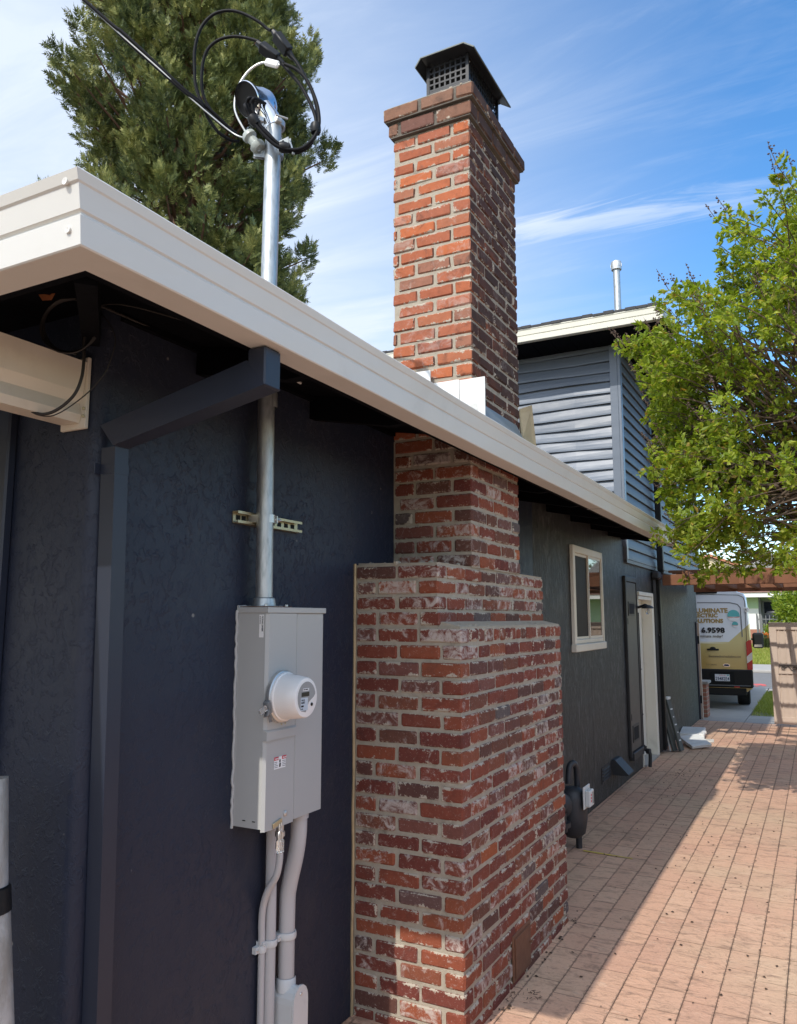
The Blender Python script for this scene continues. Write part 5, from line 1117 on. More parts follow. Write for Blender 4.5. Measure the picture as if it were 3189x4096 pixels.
# leaf crumbs and dirt on the paving
m = MB()
for k in range(420):
    t = random.random()
    if t < .3: x, y = random.gauss(.42, .16), random.gauss(8.3, .55)
    elif t < .45: x, y = random.gauss(1.0, .25), random.gauss(6.0, .7)
    elif t < .52: x, y = 0.505 + abs(random.gauss(0, .025)), random.uniform(2.95, 4.3)
    else: x, y = random.uniform(.05, 1.7), random.uniform(3.0, 12.5)
    if x < .03 or (x < .5 and y < 4.27): continue
    r = random.uniform(.003, .0085); a = random.uniform(0, 6.28)
    v = [(x + r * math.cos(a + q * 1.571) * random.uniform(.5, 1.5), y + r * math.sin(a + q * 1.571) * random.uniform(.5, 1.5), .002 + random.uniform(0, .004)) for q in range(4)] + [(x, y, .003 + r * .7)]
    m.add(v, [(0, 1, 4), (1, 2, 4), (2, 3, 4), (3, 0, 4)])
for k in range(40):
    x, y = random.choice([(0.515, 3.33), (0.585, 3.36), (0.55, 2.98)]); x += random.gauss(0, .018); y += random.gauss(0, .04); x = max(x, .50); a = random.uniform(0, 3.14); l = random.uniform(.008, .02)
    m.bar((x, y, .004), (x + l * math.cos(a), y + l * math.sin(a), .006), .0015, .0015)
m.build('leaf_litter', 'litter_brown', kind='stuff', fixn=False)

# ================================================================== PERGOLA AND GATE
PG = thing('pergola', 'reddish brown timber pergola beam with rafters spanning above the gate', 'pergola', (1.6, 10, 0))
MB().box(0.085, 10.0, 1.955, 3.4, 10.06, 2.085, .004).build('beam', 'pergola_wood', PG)
MB().box(0.085, 12.75, 1.955, 3.4, 12.81, 2.085, .004).build('beam', 'pergola_wood', PG)
for i in range(10):
    x = 0.335 + i * 0.305; MB().box(x, 9.90, 1.985 - .03, x + .062, 9.9985, 2.118, .004).build('rafter_end', 'pergola_wood', PG); MB().box(x, 10.0615, 1.99, x + .062, 12.7485, 2.118, .004).build('rafter', 'pergola_wood', PG)
for i in range(9): MB().box(0.12, 10.25 + i * .29, 2.1195, 3.4, 10.29 + i * .29, 2.15, .003).build('slat', 'pergola_wood', PG)
for y in (10.03, 12.78): MB().box(3.2, y - .05, 0, 3.3, y + .05, 1.954, .005).build('post', 'pergola_wood', PG)
GT = thing('gate', 'tan metal driveway gate with thin bars and scrollwork, open at the right', 'gate', (1.6, 13.0, 0))
def gate():
    x0, x1, y, z0, z1 = 1.075, 2.3, 13.0, 0.035, 1.497
    f = MB(); f.box(x0, y - .02, z0, x0 + .10, y + .02, z1, .003); f.box(x1 - .1, y - .02, z0, x1, y + .02, z1, .003); f.box(x0 + .1005, y - .02, z1 - .105, x1 - .1005, y + .02, z1, .003); f.box(x0 + .1005, y - .02, z0, x1 - .1005, y + .02, z0 + .10, .003); f.build('frame', 'gate_tan', GT)
    MB().box(x0 + .1, y + .004, z0 + .1, x1 - .1, y + .010, z1 - .1).build('sheet_panel', 'gate_tan', GT)
    MB().box(x0 + .1005, y - .018, .755, x1 - .1005, y + .004, .785, .002).build('mid_rail', 'gate_tan', GT)
    x = x0 + .125
    while x < x1 - .12:
        MB().box(x, y - .012, z0 + .1005, x + .012, y + .0035, .7545).build('bar', 'gate_tan', GT); MB().box(x, y - .012, .7855, x + .012, y + .0035, z1 - .1055).build('bar', 'gate_tan', GT); x += .0755
    for k in range(7):
        cx = x0 + .165 + k * .15
        s = MB(); s.tube([(cx + .018 * math.cos(a) * (1 - i / 34) * 1.9, y - .014, .835 + .03 * math.sin(a) * (1 - i / 34)) for i, a in enumerate([j * .38 for j in range(24)])], .0045, 6); s.tube(spline([(cx + .03, y - .014, .835), (cx + .06, y - .014, .87), (cx + .095, y - .014, .825), (cx + .12, y - .014, .80)], 5), .0045, 6); s.build('scroll', 'charcoal_metal', GT)
    MB().box(x0 + .11, y - .016, .872, x1 - .11, y - .008, .88).build('scroll_rail', 'charcoal_metal', GT)
gate()
GP = thing('gate_post', 'tan gate post with black hinge against the end of the house', 'gate post', (0.02, 13.45, 0))
MB().box(0.0065, 13.40, 0, 0.05, 13.46, 1.49, .003).build('post', 'gate_tan', GP); MB().box(0.001, 13.33, 0, 0.022, 13.3995, 1.50, .003).build('side_plate', 'downspout_navy', GP)
for z in (1.22, .3): MB().cyl((0.032, 13.385, z - .06), (0.032, 13.385, z + .06), .016, 10).build('hinge', 'black_plastic', GP)
PL_ = thing('brick_pilaster', 'low brick pier with pale capstone behind the gate post', 'brick pier', (0.03, 13.75, 0))
MB().box(-0.30, 13.603, 0, 0.087, 13.917, .52).build('core', 'mortar', PL_)
for r in range(8):
    for q in range(2):
        MB().box(0.03, 13.60 + q * .165 - (.06 if r % 2 and q else 0), r * .065 + .004, 0.09, 13.755 + q * .165 - (.06 if r % 2 == 1 and not q else 0), r * .065 + .057, .004).build('brick', 'brick_far', PL_)
    MB().box(-0.08 + (r % 2) * .05, 13.597, r * .065 + .004, 0.0285, 13.66, r * .065 + .057, .004).build('brick', 'brick_far', PL_)
MB().box(-0.32, 13.57, .521, 0.125, 13.95, .565, .008).build('capstone', 'concrete', PL_)

# ================================================================== VAN
VAN = thing('van', 'white and gold electrician van parked in the drive, seen from behind', 'van', (-0.22, 17.6, 0))
def van():
    cx = -0.22; yr = 15.0; HW = 0.905
    # half section (x, z); shoulders lean in towards the roof
    sec = [(0.80, 0.30), (0.885, 0.36), (0.908, 0.60), (0.910, 1.15), (0.888, 1.69), (0.866, 1.92), (0.83, 1.985), (0.72, 2.025), (0.45, 2.05), (0.0, 2.06)]
    full = [(-x, z) for x, z in sec] + [(x, z) for x, z in sec[::-1]][1:]
    st = [(yr + .035, .965, .0), (yr + .02, .985, .0), (yr, .975, 0.0), (yr + .05, 1.0, 0.0), (yr + .4, 1.0, 0), (yr + 3.4, 1.0, 0), (yr + 3.9, .98, -.12), (yr + 4.35, .95, -.75), (yr + 4.9, .88, -1.0)]
    st = st[2:]
    m = MB(); n = len(full)
    def row(y, k, dz): return [(cx + x * k, y + 0.055 * max(0, (z - 1.0)) * (1 if y < yr + .1 else 0), z if z < 1.0 else max(1.0 if dz == 0 else .9, z + dz * (z - .9) / 1.15)) for x, z in full]
    rows = [row(*q) for q in st]
    m.add([p for r in rows for p in r], [(i * n + j, i * n + (j + 1) % n, (i + 1) * n + (j + 1) % n, (i + 1) * n + j) for i in range(len(rows) - 1) for j in range(n)], True)
    m.add(rows[0], [tuple(range(n))]); m.add(rows[-1], [tuple(range(n))[::-1]])
    m.build('body', 'van_livery', VAN)
    def Y(z): return yr - .0035 + 0.055 * max(0, z - 1.0)
    def strip(pts, w, name, mat, par=VAN, t=.004):
        q = MB()
        for a, b in zip(pts, pts[1:]): q.bar((cx + a[0], Y(a[1]), a[1]), (cx + b[0], Y(b[1]), b[1]), t, w, (1, 0, 0) if abs(a[0] - b[0]) < abs(a[1] - b[1]) else (0, 0, 1))
        return q.build(name, mat, par)
    # door seams, window pressing
    strip([(.822, .70), (.836, 1.20), (.84, 1.85), (.82, 1.92), (.74, 1.962), (.02, 1.985)], .008, 'door_seam', 'void_dark')
    strip([(-.822, .70), (-.836, 1.20), (-.84, 1.85), (-.82, 1.92), (-.74, 1.962), (-.02, 1.985)], .008, 'door_seam', 'void_dark')
    strip([(0.0, .70), (0.0, 1.95)], .008, 'door_seam', 'void_dark')
    for s in (1, -1): strip([(s * .06, 1.835), (s * .60, 1.83), (s * .72, 1.80), (s * .765, 1.74), (s * .77, 1.24)], .016, 'window_pressing', 'iron_grey', t=.003)
    # lower black cladding, bumper and step
    b = MB(); b.box(cx - .905, yr - .03, .375, cx + .905, yr + .08, .684, .02); b.build('bumper', 'black_plastic', VAN)
    MB().box(cx - .86, yr - .05, .405, cx + .86, yr - .0305, .418).build('bumper_step', 'iron_grey', VAN)
    MB().box(cx - .75, yr - .01, .24, cx + .80, yr + .05, .3745, .02).build('valance', 'black_plastic', VAN)
    # number plate
    MB().box(cx + .215, yr - .038, .44, cx + .605, yr - .0305, .635, .01).build('plate_recess', 'void_dark', VAN)
    p = MB().box(cx + .296, yr - .046, .482, cx + .533, yr - .0385, .598, .003).build('number_plate', 'plate_white', VAN)
    lettering('29482E4', .082, (cx + .4145, yr - .0465, .495), (1, 0, 0), (0, 0, 1), 'plate_navy', p, 'CENTER', .0012, sx=.78); lettering('California', .026, (cx + .4145, yr - .0465, .573), (1, 0, 0), (0, 0, 1), 'ink_red', p, 'CENTER')
    MB().box(cx + .49, yr - .0475, .574, cx + .523, yr - .0462, .592).build('plate_tag', 'sticker_teal', p)
    # lamps
    for s in (1, -1):
        l = MB(); l.prism([(.822, .686), (.908, .686), (.914, 1.0), (.905, 1.19), (.86, 1.185), (.822, 1.15)], (cx, yr - .016, 0), (cx, yr + .09, 0), (s, 0, 0), (0, 0, 1)); lo = l.build('tail_light', 'lens_red', VAN)
        MB().prism([(.824, .79), (.910, .86), (.912, .985), (.824, .91)], (cx, yr - .020, 0), (cx, yr - .0165, 0), (s, 0, 0), (0, 0, 1)).build('reverse_lens', 'lens_clear', lo)
        MB().box(cx + s * .597, yr - .036, .378, cx + s * .686, yr - .0305, .400).build('reflector', 'lens_red', VAN)
        for z in (1.67, .59):
            h = MB(); h.box(cx + s * .825, yr - .022 + .055 * max(0, z - 1), z, cx + s * .898, yr + .03 + .055 * max(0, z - 1), z + .075, .006); ho = h.build('door_hinge', 'white_plastic', VAN); MB().box(cx + s * .845, yr - .0235 + .055 * max(0, z - 1), z + .02, cx + s * .86, yr - .0225 + .055 * max(0, z - 1), z + .055).build('hinge_pin', 'black_plastic', ho)
        w = MB(); w.lathe([(-.11, .16), (-.11, .29), (-.09, .315), (.09, .315), (.11, .29), (.11, .16)], (cx + s * .74, yr + 1.05, .315), (1, 0, 0), 26); wo = w.build('wheel', 'tyre_black', VAN); MB().lathe([(-.1, 0), (-.1, .15), (-.105, .19), (.105, .19), (.1, .15), (.1, 0)], (cx + s * .74, yr + 1.05, .315), (1, 0, 0), 20).build('rim', 'iron_grey', wo)
        w = MB(); w.lathe([(-.11, .16), (-.11, .29), (-.09, .315), (.09, .315), (.11, .29), (.11, .16)], (cx + s * .74, yr + 4.1, .315), (1, 0, 0), 26); wo = w.build('wheel', 'tyre_black', VAN)
        r = MB(); r.box(cx + s * .90, yr + 3.85, 1.09, cx + s * .98, yr + 3.90, 1.13); r.obox((cx + s * 1.075, yr + 3.86, 1.085), (.11, 0, 0), (0, .05, 0), (0, 0, .165), .035); ro = r.build('wing_mirror', 'black_plastic', VAN)
        MB().box(cx + s * .995, yr + 3.805, .945, cx + s * 1.15, yr + 3.8095, 1.0).build('mirror_glass', 'chrome', ro)
    MB().obox((cx, yr + .035, 2.018), (.40, 0, 0), (0, .02, 0), (0, 0, .022), .012).build('stop_lamp', 'void_dark', VAN)
    h = MB(); h.box(cx + .188, yr - .022, 1.00, cx + .384, yr - .004, 1.033, .007); h.sphere((cx + .286, yr - .003, 1.035), .05, 12, (1, .15, .6)); h.build('door_handle', 'black_plastic', VAN)
    # printed livery
    def txt(t, size, x, z, mat, al='RIGHT', bold=0, sh=0, sx=1): return lettering(t, size, (cx + x, Y(z + size * .3) - .001, z), (1, 0, 0), (0, .055, 1), mat, VAN, al, bold, sh, sx=sx)
    txt('ILLUMINATE', .104, .557, 1.660, 'ink_gold', bold=.005, sx=1.06); txt('ELECTRIC', .094, .391, 1.578, 'ink_gold', bold=.005, sx=1.06); txt('SOLUTIONS', .094, .475, 1.482, 'ink_gold', bold=.005, sx=1.08)
    txt('6.9598', .122, .493, 1.310, 'ink_dark', bold=.006, sx=1.16); txt('estimate today!', .062, .453, 1.228, 'ink_brown', bold=.001, sh=.25, sx=1.06)
    txt('illuminateelectricsolutions.com', .052, .73, .885, 'ink_brown', bold=.001, sx=.80); txt('lic # 1080992', .036, .334, .745, 'ink_brown', sx=.86)
    def disc(nm, x, z, r, mat, a0=0, a1=360, dy=0, par=VAN):
        k = 24; pts = [(cx + x + r * math.cos(R(a0 + (a1 - a0) * i / k)), Y(z) - .0015 - dy + .055 * r * math.sin(R(a0 + (a1 - a0) * i / k)), z + r * math.sin(R(a0 + (a1 - a0) * i / k))) for i in range(k + (0 if a1 - a0 == 360 else 1))]
        q = MB(); q.add(pts + [(a, b + .001, c) for a, b, c in pts], [tuple(range(len(pts)))]); return q.build(nm, mat, par, fixn=False)
    for x, z, r in ((.649, 1.607, .100), (.666, 1.453, .050)):
        d = disc('round_sticker', x, z, r, 'sticker_white'); disc('sticker_top', x, z, r * .99, 'sticker_teal', -12, 192, .001, d); q = MB(); q.add([(cx + x - r * .96, Y(z) - .0035, z - r * .17), (cx + x, Y(z) - .0035, z - r * .30), (cx + x + r * .96, Y(z) - .0035, z - r * .17), (cx + x + r * .93, Y(z) - .0035, z - r * .32), (cx + x, Y(z) - .0035, z - r * .42), (cx + x - r * .93, Y(z) - .0035, z - r * .32)], [(0, 1, 4, 5), (1, 2, 3, 4)]); q.build('sticker_stripe', 'sticker_orange', d, fixn=False)
    e = MB(); k = 24; e.add([(cx + .492 + .056 * math.cos(R(15 * i)), yr - .006, .752 + .027 * math.sin(R(15 * i))) for i in range(k)], [tuple(range(k))]); eo = e.build('badge', 'chrome', VAN, fixn=False)
    e = MB(); e.add([(cx + .492 + .048 * math.cos(R(15 * i)), yr - .0075, .752 + .020 * math.sin(R(15 * i))) for i in range(k)], [tuple(range(k))]); e.build('badge_face', 'badge_blue', eo, fixn=False)
van()
_p = Vector((0.69, 15.0, 0)) * S; VAN.location = _p + Matrix.Rotation(R(4.5), 3, 'Z') @ (VAN.location - _p); VAN.rotation_euler = (0, 0, R(4.5))

# ================================================================== ACROSS THE STREET
GH = thing('bungalow', 'pale green and white bungalow with shingle roof across the street', 'house', (0.5, 38, 0.4))
def bungalow():
    m = MB(); m.box(-9, 38, .4, -.55, 38.3, 1.08); m.build('brick_base', 'brick_far', GH)
    MB().box(-9, 38.01, 1.085, -.56, 38.3, 1.98).build('lower_wall', 'white_wall', GH); MB().box(-9, 38.0, 1.985, -.55, 38.3, 2.60).build('upper_wall', 'green_wall', GH)
    MB().box(-.50, 38.5, .4, 9, 38.8, 2.60).build('porch_wall', 'green_wall', GH); MB().box(-.56, 38.02, .4, -.46, 38.5, 2.6).build('corner_board', 'iron_grey', GH)
    w = MB(); w.box(-.44, 38.42, 1.1, -.36, 38.499, 2.34); w.box(.22, 38.42, 1.1, .30, 38.499, 2.34); w.box(-.355, 38.42, 2.27, .215, 38.499, 2.34); w.box(-.355, 38.42, 1.1, .215, 38.499, 1.2); w.box(-.355, 38.43, 1.72, .215, 38.498, 1.78); w.box(-.08, 38.43, 1.2, -.02, 38.498, 1.72); wo = w.build('window', 'iron_grey', GH)
    MB().box(-.36, 38.46, 1.2, .22, 38.47, 2.27).build('pane', 'window_glass', wo)
    MB().box(-9, 37.3, 2.46, 9, 37.36, 2.66).build('fascia', 'trim_white', GH); MB().box(-9, 37.361, 2.60, 9, 38.6, 2.63).build('soffit', 'trim_white', GH)
    # roof laid in courses
    N = 26
    for k in range(N):
        t0, t1 = k / N, (k + 1) / N; y0 = 37.25 + 7.0 * t0; y1 = 37.25 + 7.2 * t1; z0 = 2.66 + 2.15 * t0; x0 = -2.6 + max(0, (t0 - .35)) * 4.4 if k > 8 else -9.0; x0 = -9.0 if t0 < .2 else -2.9 + (t0 - .2) * 3.7
        MB().add([(x0, y0, z0 + .03), (9, y0, z0 + .03), (9, y1, z0 + 2.2 / N), (x0 + .1, y1, z0 + 2.2 / N), (x0, y0, z0), (9, y0, z0)], [(0, 1, 2, 3), (4, 5, 1, 0)]).build('shingle_course', 'shingle_brown' if k < 3 else 'shingle_grey', GH)
    MB().add([(-9, 37.4, 2.64), (9, 37.4, 2.64), (9, 44.3, 4.78), (-.2, 44.3, 4.78), (-3.2, 39, 3.1), (-9, 39, 3.1)], [(0, 1, 2, 3, 4, 5)]).build('roof_deck', 'shingle_grey', GH)
bungalow()
TH = thing('cream_house', 'cream gabled house with red tile roof rising beyond the green bungalow', 'house', (-4.5, 56, .5))
MB().prism([(-8.2, .5), (-.9, .5), (-.9, 4.1), (-4.4, 5.55), (-8.2, 4.1)], (0, 56, 0), (0, 62, 0), (1, 0, 0), (0, 0, 1)).build('wall', 'cream_wall', TH)
MB().add([(-4.4, 55.7, 5.62), (-.4, 55.7, 3.96), (-.4, 62, 3.96), (-4.4, 62, 5.62), (-4.4, 55.7, 5.80), (-.4, 55.7, 4.14), (-.4, 62, 4.14), (-4.4, 62, 5.80)], [(0, 3, 2, 1), (4, 5, 6, 7), (0, 1, 5, 4), (1, 2, 6, 5), (2, 3, 7, 6), (3, 0, 4, 7)]).build('roof_slope', 'clay_tile', TH)
MB().add([(-4.4, 55.7, 5.62), (-8.6, 55.7, 3.96), (-8.6, 62, 3.96), (-4.4, 62, 5.62), (-4.4, 55.7, 5.80), (-8.6, 55.7, 4.14), (-8.6, 62, 4.14), (-4.4, 62, 5.80)], [(0, 1, 2, 3), (4, 7, 6, 5), (0, 4, 5, 1), (1, 5, 6, 2), (2, 6, 7, 3), (3, 7, 4, 0)]).build('roof_slope', 'clay_tile', TH)
IF = thing('iron_fence', 'low grey iron picket fence before the bungalow window', 'fence', (1.5, 36.2, .43))
for i in range(34): 
    x = -.50 + i * .145; MB().box(x, 36.19, .44, x + .03, 36.21, 1.62).build('picket', 'iron_grey', IF); MB().add([(x, 36.19, 1.621), (x + .03, 36.19, 1.621), (x + .03, 36.21, 1.621), (x, 36.21, 1.621), (x + .015, 36.2, 1.72)], [(0, 1, 4), (1, 2, 4), (2, 3, 4), (3, 0, 4)]).build('finial', 'iron_grey', IF)
for z in (.6, 1.5): MB().box(-.5, 36.211, z, 4.5, 36.24, z + .04).build('rail', 'iron_grey', IF)
MB().box(-.56, 36.15, .44, -.505, 36.25, 1.75).build('post', 'iron_grey', IF)

# ------------------------------------------------------------------ foliage
def leaves(P, D, L, W, rng, up=None):
    """folded four-point leaves at P pointing along D"""
    n = len(P); D = D / np.linalg.norm(D, axis=1, keepdims=True); U = rng.normal(0, 1, (n, 3)); U[:, 2] += 1.2 if up is None else up
    Sd = np.cross(D, U); Sd /= np.linalg.norm(Sd, axis=1, keepdims=True) + 1e-9; Nn = np.cross(Sd, D)
    L = L * rng.uniform(.7, 1.25, n)[:, None]; W = W * rng.uniform(.75, 1.2, n)[:, None]
    a = P; b = P + D * L * .5 + Sd * W * .5 + Nn * W * .18; c = P + D * L - Nn * L * .12; d = P + D * L * .5 - Sd * W * .5 + Nn * W * .18
    V = np.stack([a, b, c, d], 1).reshape(-1, 3); i = np.arange(n)[:, None] * 4
    F = np.concatenate([i + np.array([[0, 1, 2]]), i + np.array([[0, 2, 3]])], 1).reshape(-1, 3); return V, F
def unit(v): return v / (np.linalg.norm(v, axis=-1, keepdims=True) + 1e-9)
def branch_mesh(segs, name, mat, parent, n=6, kind=None):
    m = MB()
    for pts, rs in segs: m.tube(pts, 0, n, False, rs)
    return m.build(name, mat, parent, kind, fixn=False)

# tall conifer behind the house
CT = thing('conifer_tree', 'tall dense dark green conifer towering behind the low house', 'tree', (-9.1, 11.7, 0))
def conifer():
    rng = np.random.default_rng(11); base = np.array([-9.3, 11.6, 0.0])
    MB().tube([base + (0, 0, z) for z in (0, 3, 7, 12, 17, 22, 25)], 0, 12, True, [.55, .48, .42, .33, .22, .10, .03]).build('trunk', 'redbark', CT)
    def rad(z): return np.interp(z, [4, 7, 9.5, 11.5, 13, 15.5, 19, 25], [1.9, 2.05, 2.1, 2.12, 1.85, 1.4, .9, .1])
    segs = []; P = []; D = []; n = 760
    z0 = rng.uniform(5.0, 24.0, n); z0 = np.where(rng.random(n) < .8, rng.uniform(6.0, 17.5, n), z0); az = rng.uniform(0, 2 * np.pi, n)
    lumps = 1 + .14 * np.sin(az * 3 + z0 * 1.1) + .12 * np.sin(az * 5 - z0 * 1.9) + .08 * np.sin(az * 2 + z0 * 2.7)
    for k in range(n):
        out = np.array([np.cos(az[k]), np.sin(az[k]), 0]); r = rad(z0[k]) * lumps[k] * rng.choice([1, 1, 1, .85, .65]) * rng.uniform(.85, 1.06)
        s = base + (0, 0, z0[k] - .25 * r); tip = base + out * r + (0, 0, z0[k] + .12 * r); mid = (s + tip) / 2 + (0, 0, -.16 * r)
        segs.append(([tuple(s), tuple(mid), tuple(tip)], [.05, .035, .012]))
        L = rng.uniform(.6, 1.1); el = rng.uniform(.45, 1.25); ax = unit(out * math.cos(el) + np.array([0, 0, math.sin(el)]) + rng.normal(0, .18, 3))
        # a plume of sprays near the tip, and thinner tufts back along the limb
        m = 90; t = rng.random(m) ** .8; rr = .30 * (1 - t) ** .6 + .05; ph = rng.normal(0, 1, (m, 3)); ph = unit(ph - ax * (ph @ ax)[:, None])
        c0 = tip - ax * L * .45
        P.append(c0 + ax * (t * L)[:, None] + ph * (rr * rng.random(m) ** .5)[:, None]); D.append(unit(ax * .8 + ph * .75 + np.array([0, 0, .35]) + rng.normal(0, .2, (m, 3))))
        m2 = 7; t = rng.uniform(.35, .95, m2); q = (s * (1 - t)[:, None] ** 2 + 2 * mid * ((1 - t) * t)[:, None] + tip * (t ** 2)[:, None]); P.append(q + rng.normal(0, .2, (m2, 3))); D.append(unit(out * .5 + rng.normal(0, .6, (m2, 3)) + np.array([0, 0, .5])))
    branch_mesh(segs, 'branches', 'redbark', CT, 5, 'stuff')
    P = np.concatenate(P); D = np.concatenate(D); N = len(P)
    # each spray: spine needles in two ranks plus a tip
    side = unit(np.cross(D, rng.normal(0, 1, (N, 3)) + np.array([0, 0, .8]))); Ls = .16 * rng.uniform(.7, 1.3, N)[:, None]
    VV = []; FF = []; off = 0
    for (t, sg, l) in [(0.05, 1, .5), (.05, -1, .5), (.28, 1, .55), (.28, -1, .55), (.5, 1, .48), (.5, -1, .48), (.72, 1, .36), (.72, -1, .36), (.8, 0, .45)]:
        a = P + D * Ls * t; d = unit(D * (.75 if sg else 1) + side * .85 * sg + rng.normal(0, .12, (N, 3))); w = unit(np.cross(d, np.cross(D, side) + 1e-6)) * Ls * .085
        tip = a + d * Ls * l; V = np.stack([a - w, a + w, tip + w * .25], 1).reshape(-1, 3); VV.append(V); FF.append(np.arange(3 * N).reshape(-1, 3) + off); off += 3 * N
    mesh_np('crown', np.concatenate(VV), np.concatenate(FF), 'conifer_foliage', CT)
conifer()

# crape myrtle over the paving, at the right of the frame
CM_ = thing('crape_myrtle_tree', 'bright green crape myrtle with brown seed heads reaching in from the right', 'tree', (2.75, 7.6, 0))
def myrtle():
    rng = np.random.default_rng(5); segs = []; P = []; D = []; SP = []
    root = np.array([2.75, 7.6, 0.0])
    stems = []
    for k in range(5):
        a = k * 1.3 + .4; top = root + (.5 * math.cos(a) - .35, .5 * math.sin(a) - .25, 2.0 + .2 * k); stems.append(top); segs.append(([tuple(root + (.08 * math.cos(a), .08 * math.sin(a), 0)), tuple(root + (.2 * math.cos(a) - .1, .2 * math.sin(a), 1.0)), tuple(top)], [.06, .05, .036]))
    # outline of the crown: leftmost reach (x) at each height, measured in the plane y = 6.6
    Z = [1.72, 1.85, 2.1, 2.5, 3.0, 3.4, 3.8, 4.1, 4.35, 4.6, 4.95, 5.3]; XL = [1.25, .95, .70, .62, .62, .50, .52, .80, .98, 1.22, 1.75, 2.3]
    def edge(z): return np.interp(z, Z, XL)
    tips = []
    while len(tips) < 610:
        z = rng.uniform(1.92, 5.25); y = rng.normal(6.75, .62); xe = edge(z) + .13 * (y - 6.6) ** 2 * 1.6 + (y - 6.6) * -.12 + .10 * math.sin(z * 9 + y * 4)
        x = xe + rng.gamma(1.25, .52) + .02
        if x > 3.7 or y < 5.2: continue
        # airy windows in the crown
        if math.sin(x * 4.1 + z * 3.0) * math.sin(z * 4.7 - x * 2.2 + 1.0) > .52: continue
        if z < 2.55 and z > 1.95 and .95 < x < 1.5 and rng.random() < .75: continue
        tips.append((x, y, z))
    # hand-placed sprigs that stray from the outline
    tips += [(.68 + .5 * rng.random() , 6.5 + rng.normal(0, .15), rng.uniform(2.15, 3.1)) for _ in range(34)]
    tips += [(.40, 6.5, 3.86), (.46, 6.45, 3.80), (.54, 6.5, 3.74), (.62, 6.6, 3.55), (.70, 6.55, 2.55), (.74, 6.5, 2.45), (.88, 6.5, 1.86), (.97, 6.45, 1.88), (.80, 6.6, 2.12), (.66, 6.6, 3.12), (.64, 6.6, 3.32), (.56, 6.6, 2.78), (.66, 6.6, 2.72)]
    for i, t in enumerate(tips):
        t = np.array(t); st = stems[i % 5] + (0, 0, rng.uniform(-.3, .5)); inner = st * .45 + t * .55 + rng.normal(0, .12, 3) + (0, 0, .12)
        dr = unit(t - inner + np.array([-.18, -.1, -.05])); L = rng.uniform(.20, .42); a = t - dr * L
        segs.append(([tuple(inner), tuple((inner + a) / 2 + rng.normal(0, .04, 3)), tuple(a), tuple(t)], [.008, .006, .004, .002]))
        if i % 3 == 0: segs.append(([tuple(st), tuple((st + inner) / 2 + rng.normal(0, .07, 3)), tuple(inner)], [.020, .014, .008]))
        # side shoots carrying paired leaves
        ns = 7
        for s in range(ns):
            f = s / (ns - 1); o = a + (t - a) * f; sd = unit(np.cross(dr, rng.normal(0, 1, 3))); sl = .15 * (1 - .55 * f) * rng.uniform(.6, 1.3); d2 = unit(dr * .55 + sd + np.array([0, 0, .15])); m = 13; q = np.linspace(.1, 1, m)
            P.append(o + d2 * (sl * q)[:, None]); e = unit(np.cross(d2, rng.normal(0, 1, 3))); al = np.where(np.arange(m) % 2 == 0, 1., -1.)[:, None]; D.append(unit(d2 * .55 + e * al * .85 + rng.normal(0, .22, (m, 3)) + np.array([0, 0, .10])))
        if (rng.random() < .34 and t[2] > 2.4) or rng.random() < .08 or i >= 610 and i % 2 == 0:
            k = 16; ax = unit(dr * .5 + np.array([-.1, 0, .75])); r = rng.random(k); SP.append(t + ax * (.02 + .14 * r)[:, None] + rng.normal(0, .02, (k, 3)) * (1.2 - r)[:, None]); segs.append(([tuple(t), tuple(t + ax * .17)], [.003, .0015]))
    branch_mesh(segs, 'branches', 'bark', CM_, 5, 'stuff')
    P = np.concatenate(P); D = np.concatenate(D); V, F = leaves(P, D, .048 * rng.choice([.7, 1, 1, 1.25], len(P))[:, None] / 1.0, .028, rng); mesh_np('crown', V, F, 'myrtle_leaf', CM_)
    SP = np.concatenate(SP); r = .0075; o = np.array([(1, 0, 0), (-1, 0, 0), (0, 1, 0), (0, -1, 0), (0, 0, 1), (0, 0, -1)]) * r
    V = (SP[:, None, :] + o[None] * rng.uniform(.7, 1.2, (len(SP), 1, 1))).reshape(-1, 3); f = np.array([(0, 2, 4), (2, 1, 4), (1, 3, 4), (3, 0, 4), (2, 0, 5), (1, 2, 5), (3, 1, 5), (0, 3, 5)])
    F = (np.arange(len(SP))[:, None, None] * 6 + f[None]).reshape(-1, 3); mesh_np('seed_heads', V, F, 'seed_brown', CM_, 'stuff')
myrtle()

def shrub(name, label, cat, c, rx, ry, rz, n, L, W, mat, trunk=True, seed=1, group=None, th=None, ph=.55):
    rng = np.random.default_rng(seed); o = th or thing(name, label, cat, (c[0], c[1], c[2] - rz), group)
    d = unit(rng.normal(0, 1, (n, 3))); l = 1 + .18 * np.sin(d[:, 0] * 5 + d[:, 2] * 4 + seed) + .15 * np.sin(d[:, 1] * 7 - d[:, 2] * 6); rr = rng.random(n) ** .35 * l
    P = np.array(c) + d * rr[:, None] * np.array([rx, ry, rz]); D = unit(d * .7 + rng.normal(0, .6, (n, 3)) + np.array([0, 0, .2])); V, F = leaves(P, D, L, W, rng); mesh_np('foliage' if trunk else 'crown', V, F, mat, o)
    if trunk: MB().tube([(c[0], c[1], c[2] - rz - .1), (c[0] + .05, c[1], c[2])], .06 * rx, 7).build('stem', 'bark', o)
    return o
shrub('shrub', 'rounded bright yellow-green shrub behind the open tan gate', 'shrub', (1.15, 33.5, 1.75), .95, .9, 1.05, 5200, .17, .075, 'bush_leaf', seed=3)
shrub('shrub', 'small yellow-green shrub between the iron fence and the gate', 'shrub', (.02, 35.6, 1.05), .28, .3, .32, 700, .10, .05, 'bush_leaf', seed=4)
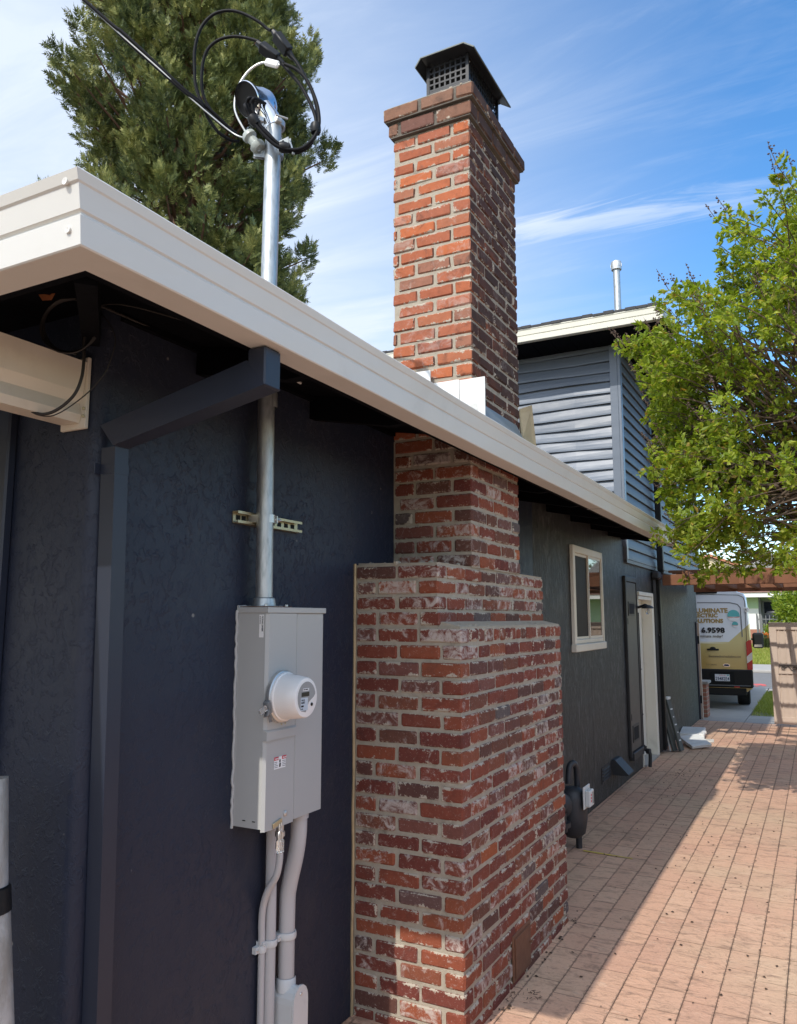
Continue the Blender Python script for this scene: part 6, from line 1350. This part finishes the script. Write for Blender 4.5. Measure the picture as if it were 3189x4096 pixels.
def flowers():
    o = thing('flower_clump', 'orange lilies with strappy leaves below the iron fence', 'flowers', (0.05, 35.2, .35)); rng = np.random.default_rng(2); n = 260
    P = np.stack([rng.uniform(-.32, .55, n), rng.uniform(35.0, 35.5, n), np.full(n, .36)], 1); D = unit(np.stack([rng.normal(0, .25, n), rng.normal(0, .2, n), np.ones(n)], 1)); V, F = leaves(P, D, .55, .035, rng); mesh_np('leaves', V, F, 'dark_leaf', o)
    n = 46; P = np.stack([rng.uniform(-.35, .3, n), rng.uniform(34.95, 35.3, n), rng.uniform(.78, 1.0, n)], 1); V, F = leaves(P, unit(rng.normal(0, 1, (n, 3))), .11, .08, rng); mesh_np('blooms', V, F, 'flower_orange', o)
flowers()
# trees closing the far side of the street
for i, (x, y, h, rx, lab) in enumerate([(-14, 66, 8.5, 4.2, 'broad dark tree far beyond the cream house'), (-1.2, 70, 6.4, 2.6, 'small rounded tree on the skyline beside the cream house'), (4.2, 62, 8.0, 2.8, 'leafy tree rising behind the grey shingle roof'), (9.5, 60, 7.5, 3.4, 'wide tree behind the shingle roof, furthest to the right'), (-24, 60, 9, 5, 'tall dark tree hidden mostly by the house')]):
    t = thing('background_tree', lab, 'tree', (x, y, .5), 'trees beyond the far houses')
    MB().tube([(x, y, .4), (x, y, h * .45), (x + .2, y, h * .7)], 0, 8, True, [.28, .2, .1]).build('trunk', 'bark', t)
    shrub('', '', '', (x, y, h * .62), rx, rx, h * .4, 5200, .42, .2, 'dark_leaf', False, 20 + i, th=t)
def palm(x, y, h, label):
    t = thing('palm_tree', label, 'palm', (x, y, .5), 'palms beyond the roofs'); MB().tube([(x, y, .4), (x + .1, y, h * .5), (x, y, h)], 0, 8, True, [.22, .17, .15]).build('trunk', 'bark', t)
    rng = np.random.default_rng(int(h * 10)); P = []; D = []
    for k in range(38):
        a = rng.uniform(0, 6.28); el = rng.uniform(-.6, 1.2); d = np.array([math.cos(a) * math.cos(el), math.sin(a) * math.cos(el), math.sin(el)])
        for q in np.linspace(.2, 1, 16):
            p = np.array([x, y, h]) + d * q * 1.15 + np.array([0, 0, -.45 * q * q]); e = unit(np.cross(d, [0, 0, 1.])); 
            for s in (1, -1): P.append(p); D.append(unit(d * .6 + e * s + np.array([0, 0, -.2])))
    V, F = leaves(np.array(P), np.array(D), .42, .05, rng); mesh_np('crown', V, F, 'dark_leaf', t)
palm(-1.5, 60, 5.5, 'short palm showing above the eaves between the two far roofs'); palm(2.6, 58, 6.6, 'taller palm with drooping fronds behind the shingle roof')
# neighbour's board fence along the far edge of the paving, out of frame to the right
NF = thing('board_fence', 'weathered board fence along the outer edge of the paving', 'fence', (4.3, 4, 0))
for i in range(64): y = -6 + i * .302; MB().box(4.28, y, 0, 4.30, y + .295, 1.62 + random.uniform(-.01, .01)).build('board', 'fence_wood', NF)
for z in (.35, 1.3): MB().box(4.301, -6, z, 4.34, 13.3, z + .08).build('rail', 'fence_wood', NF)
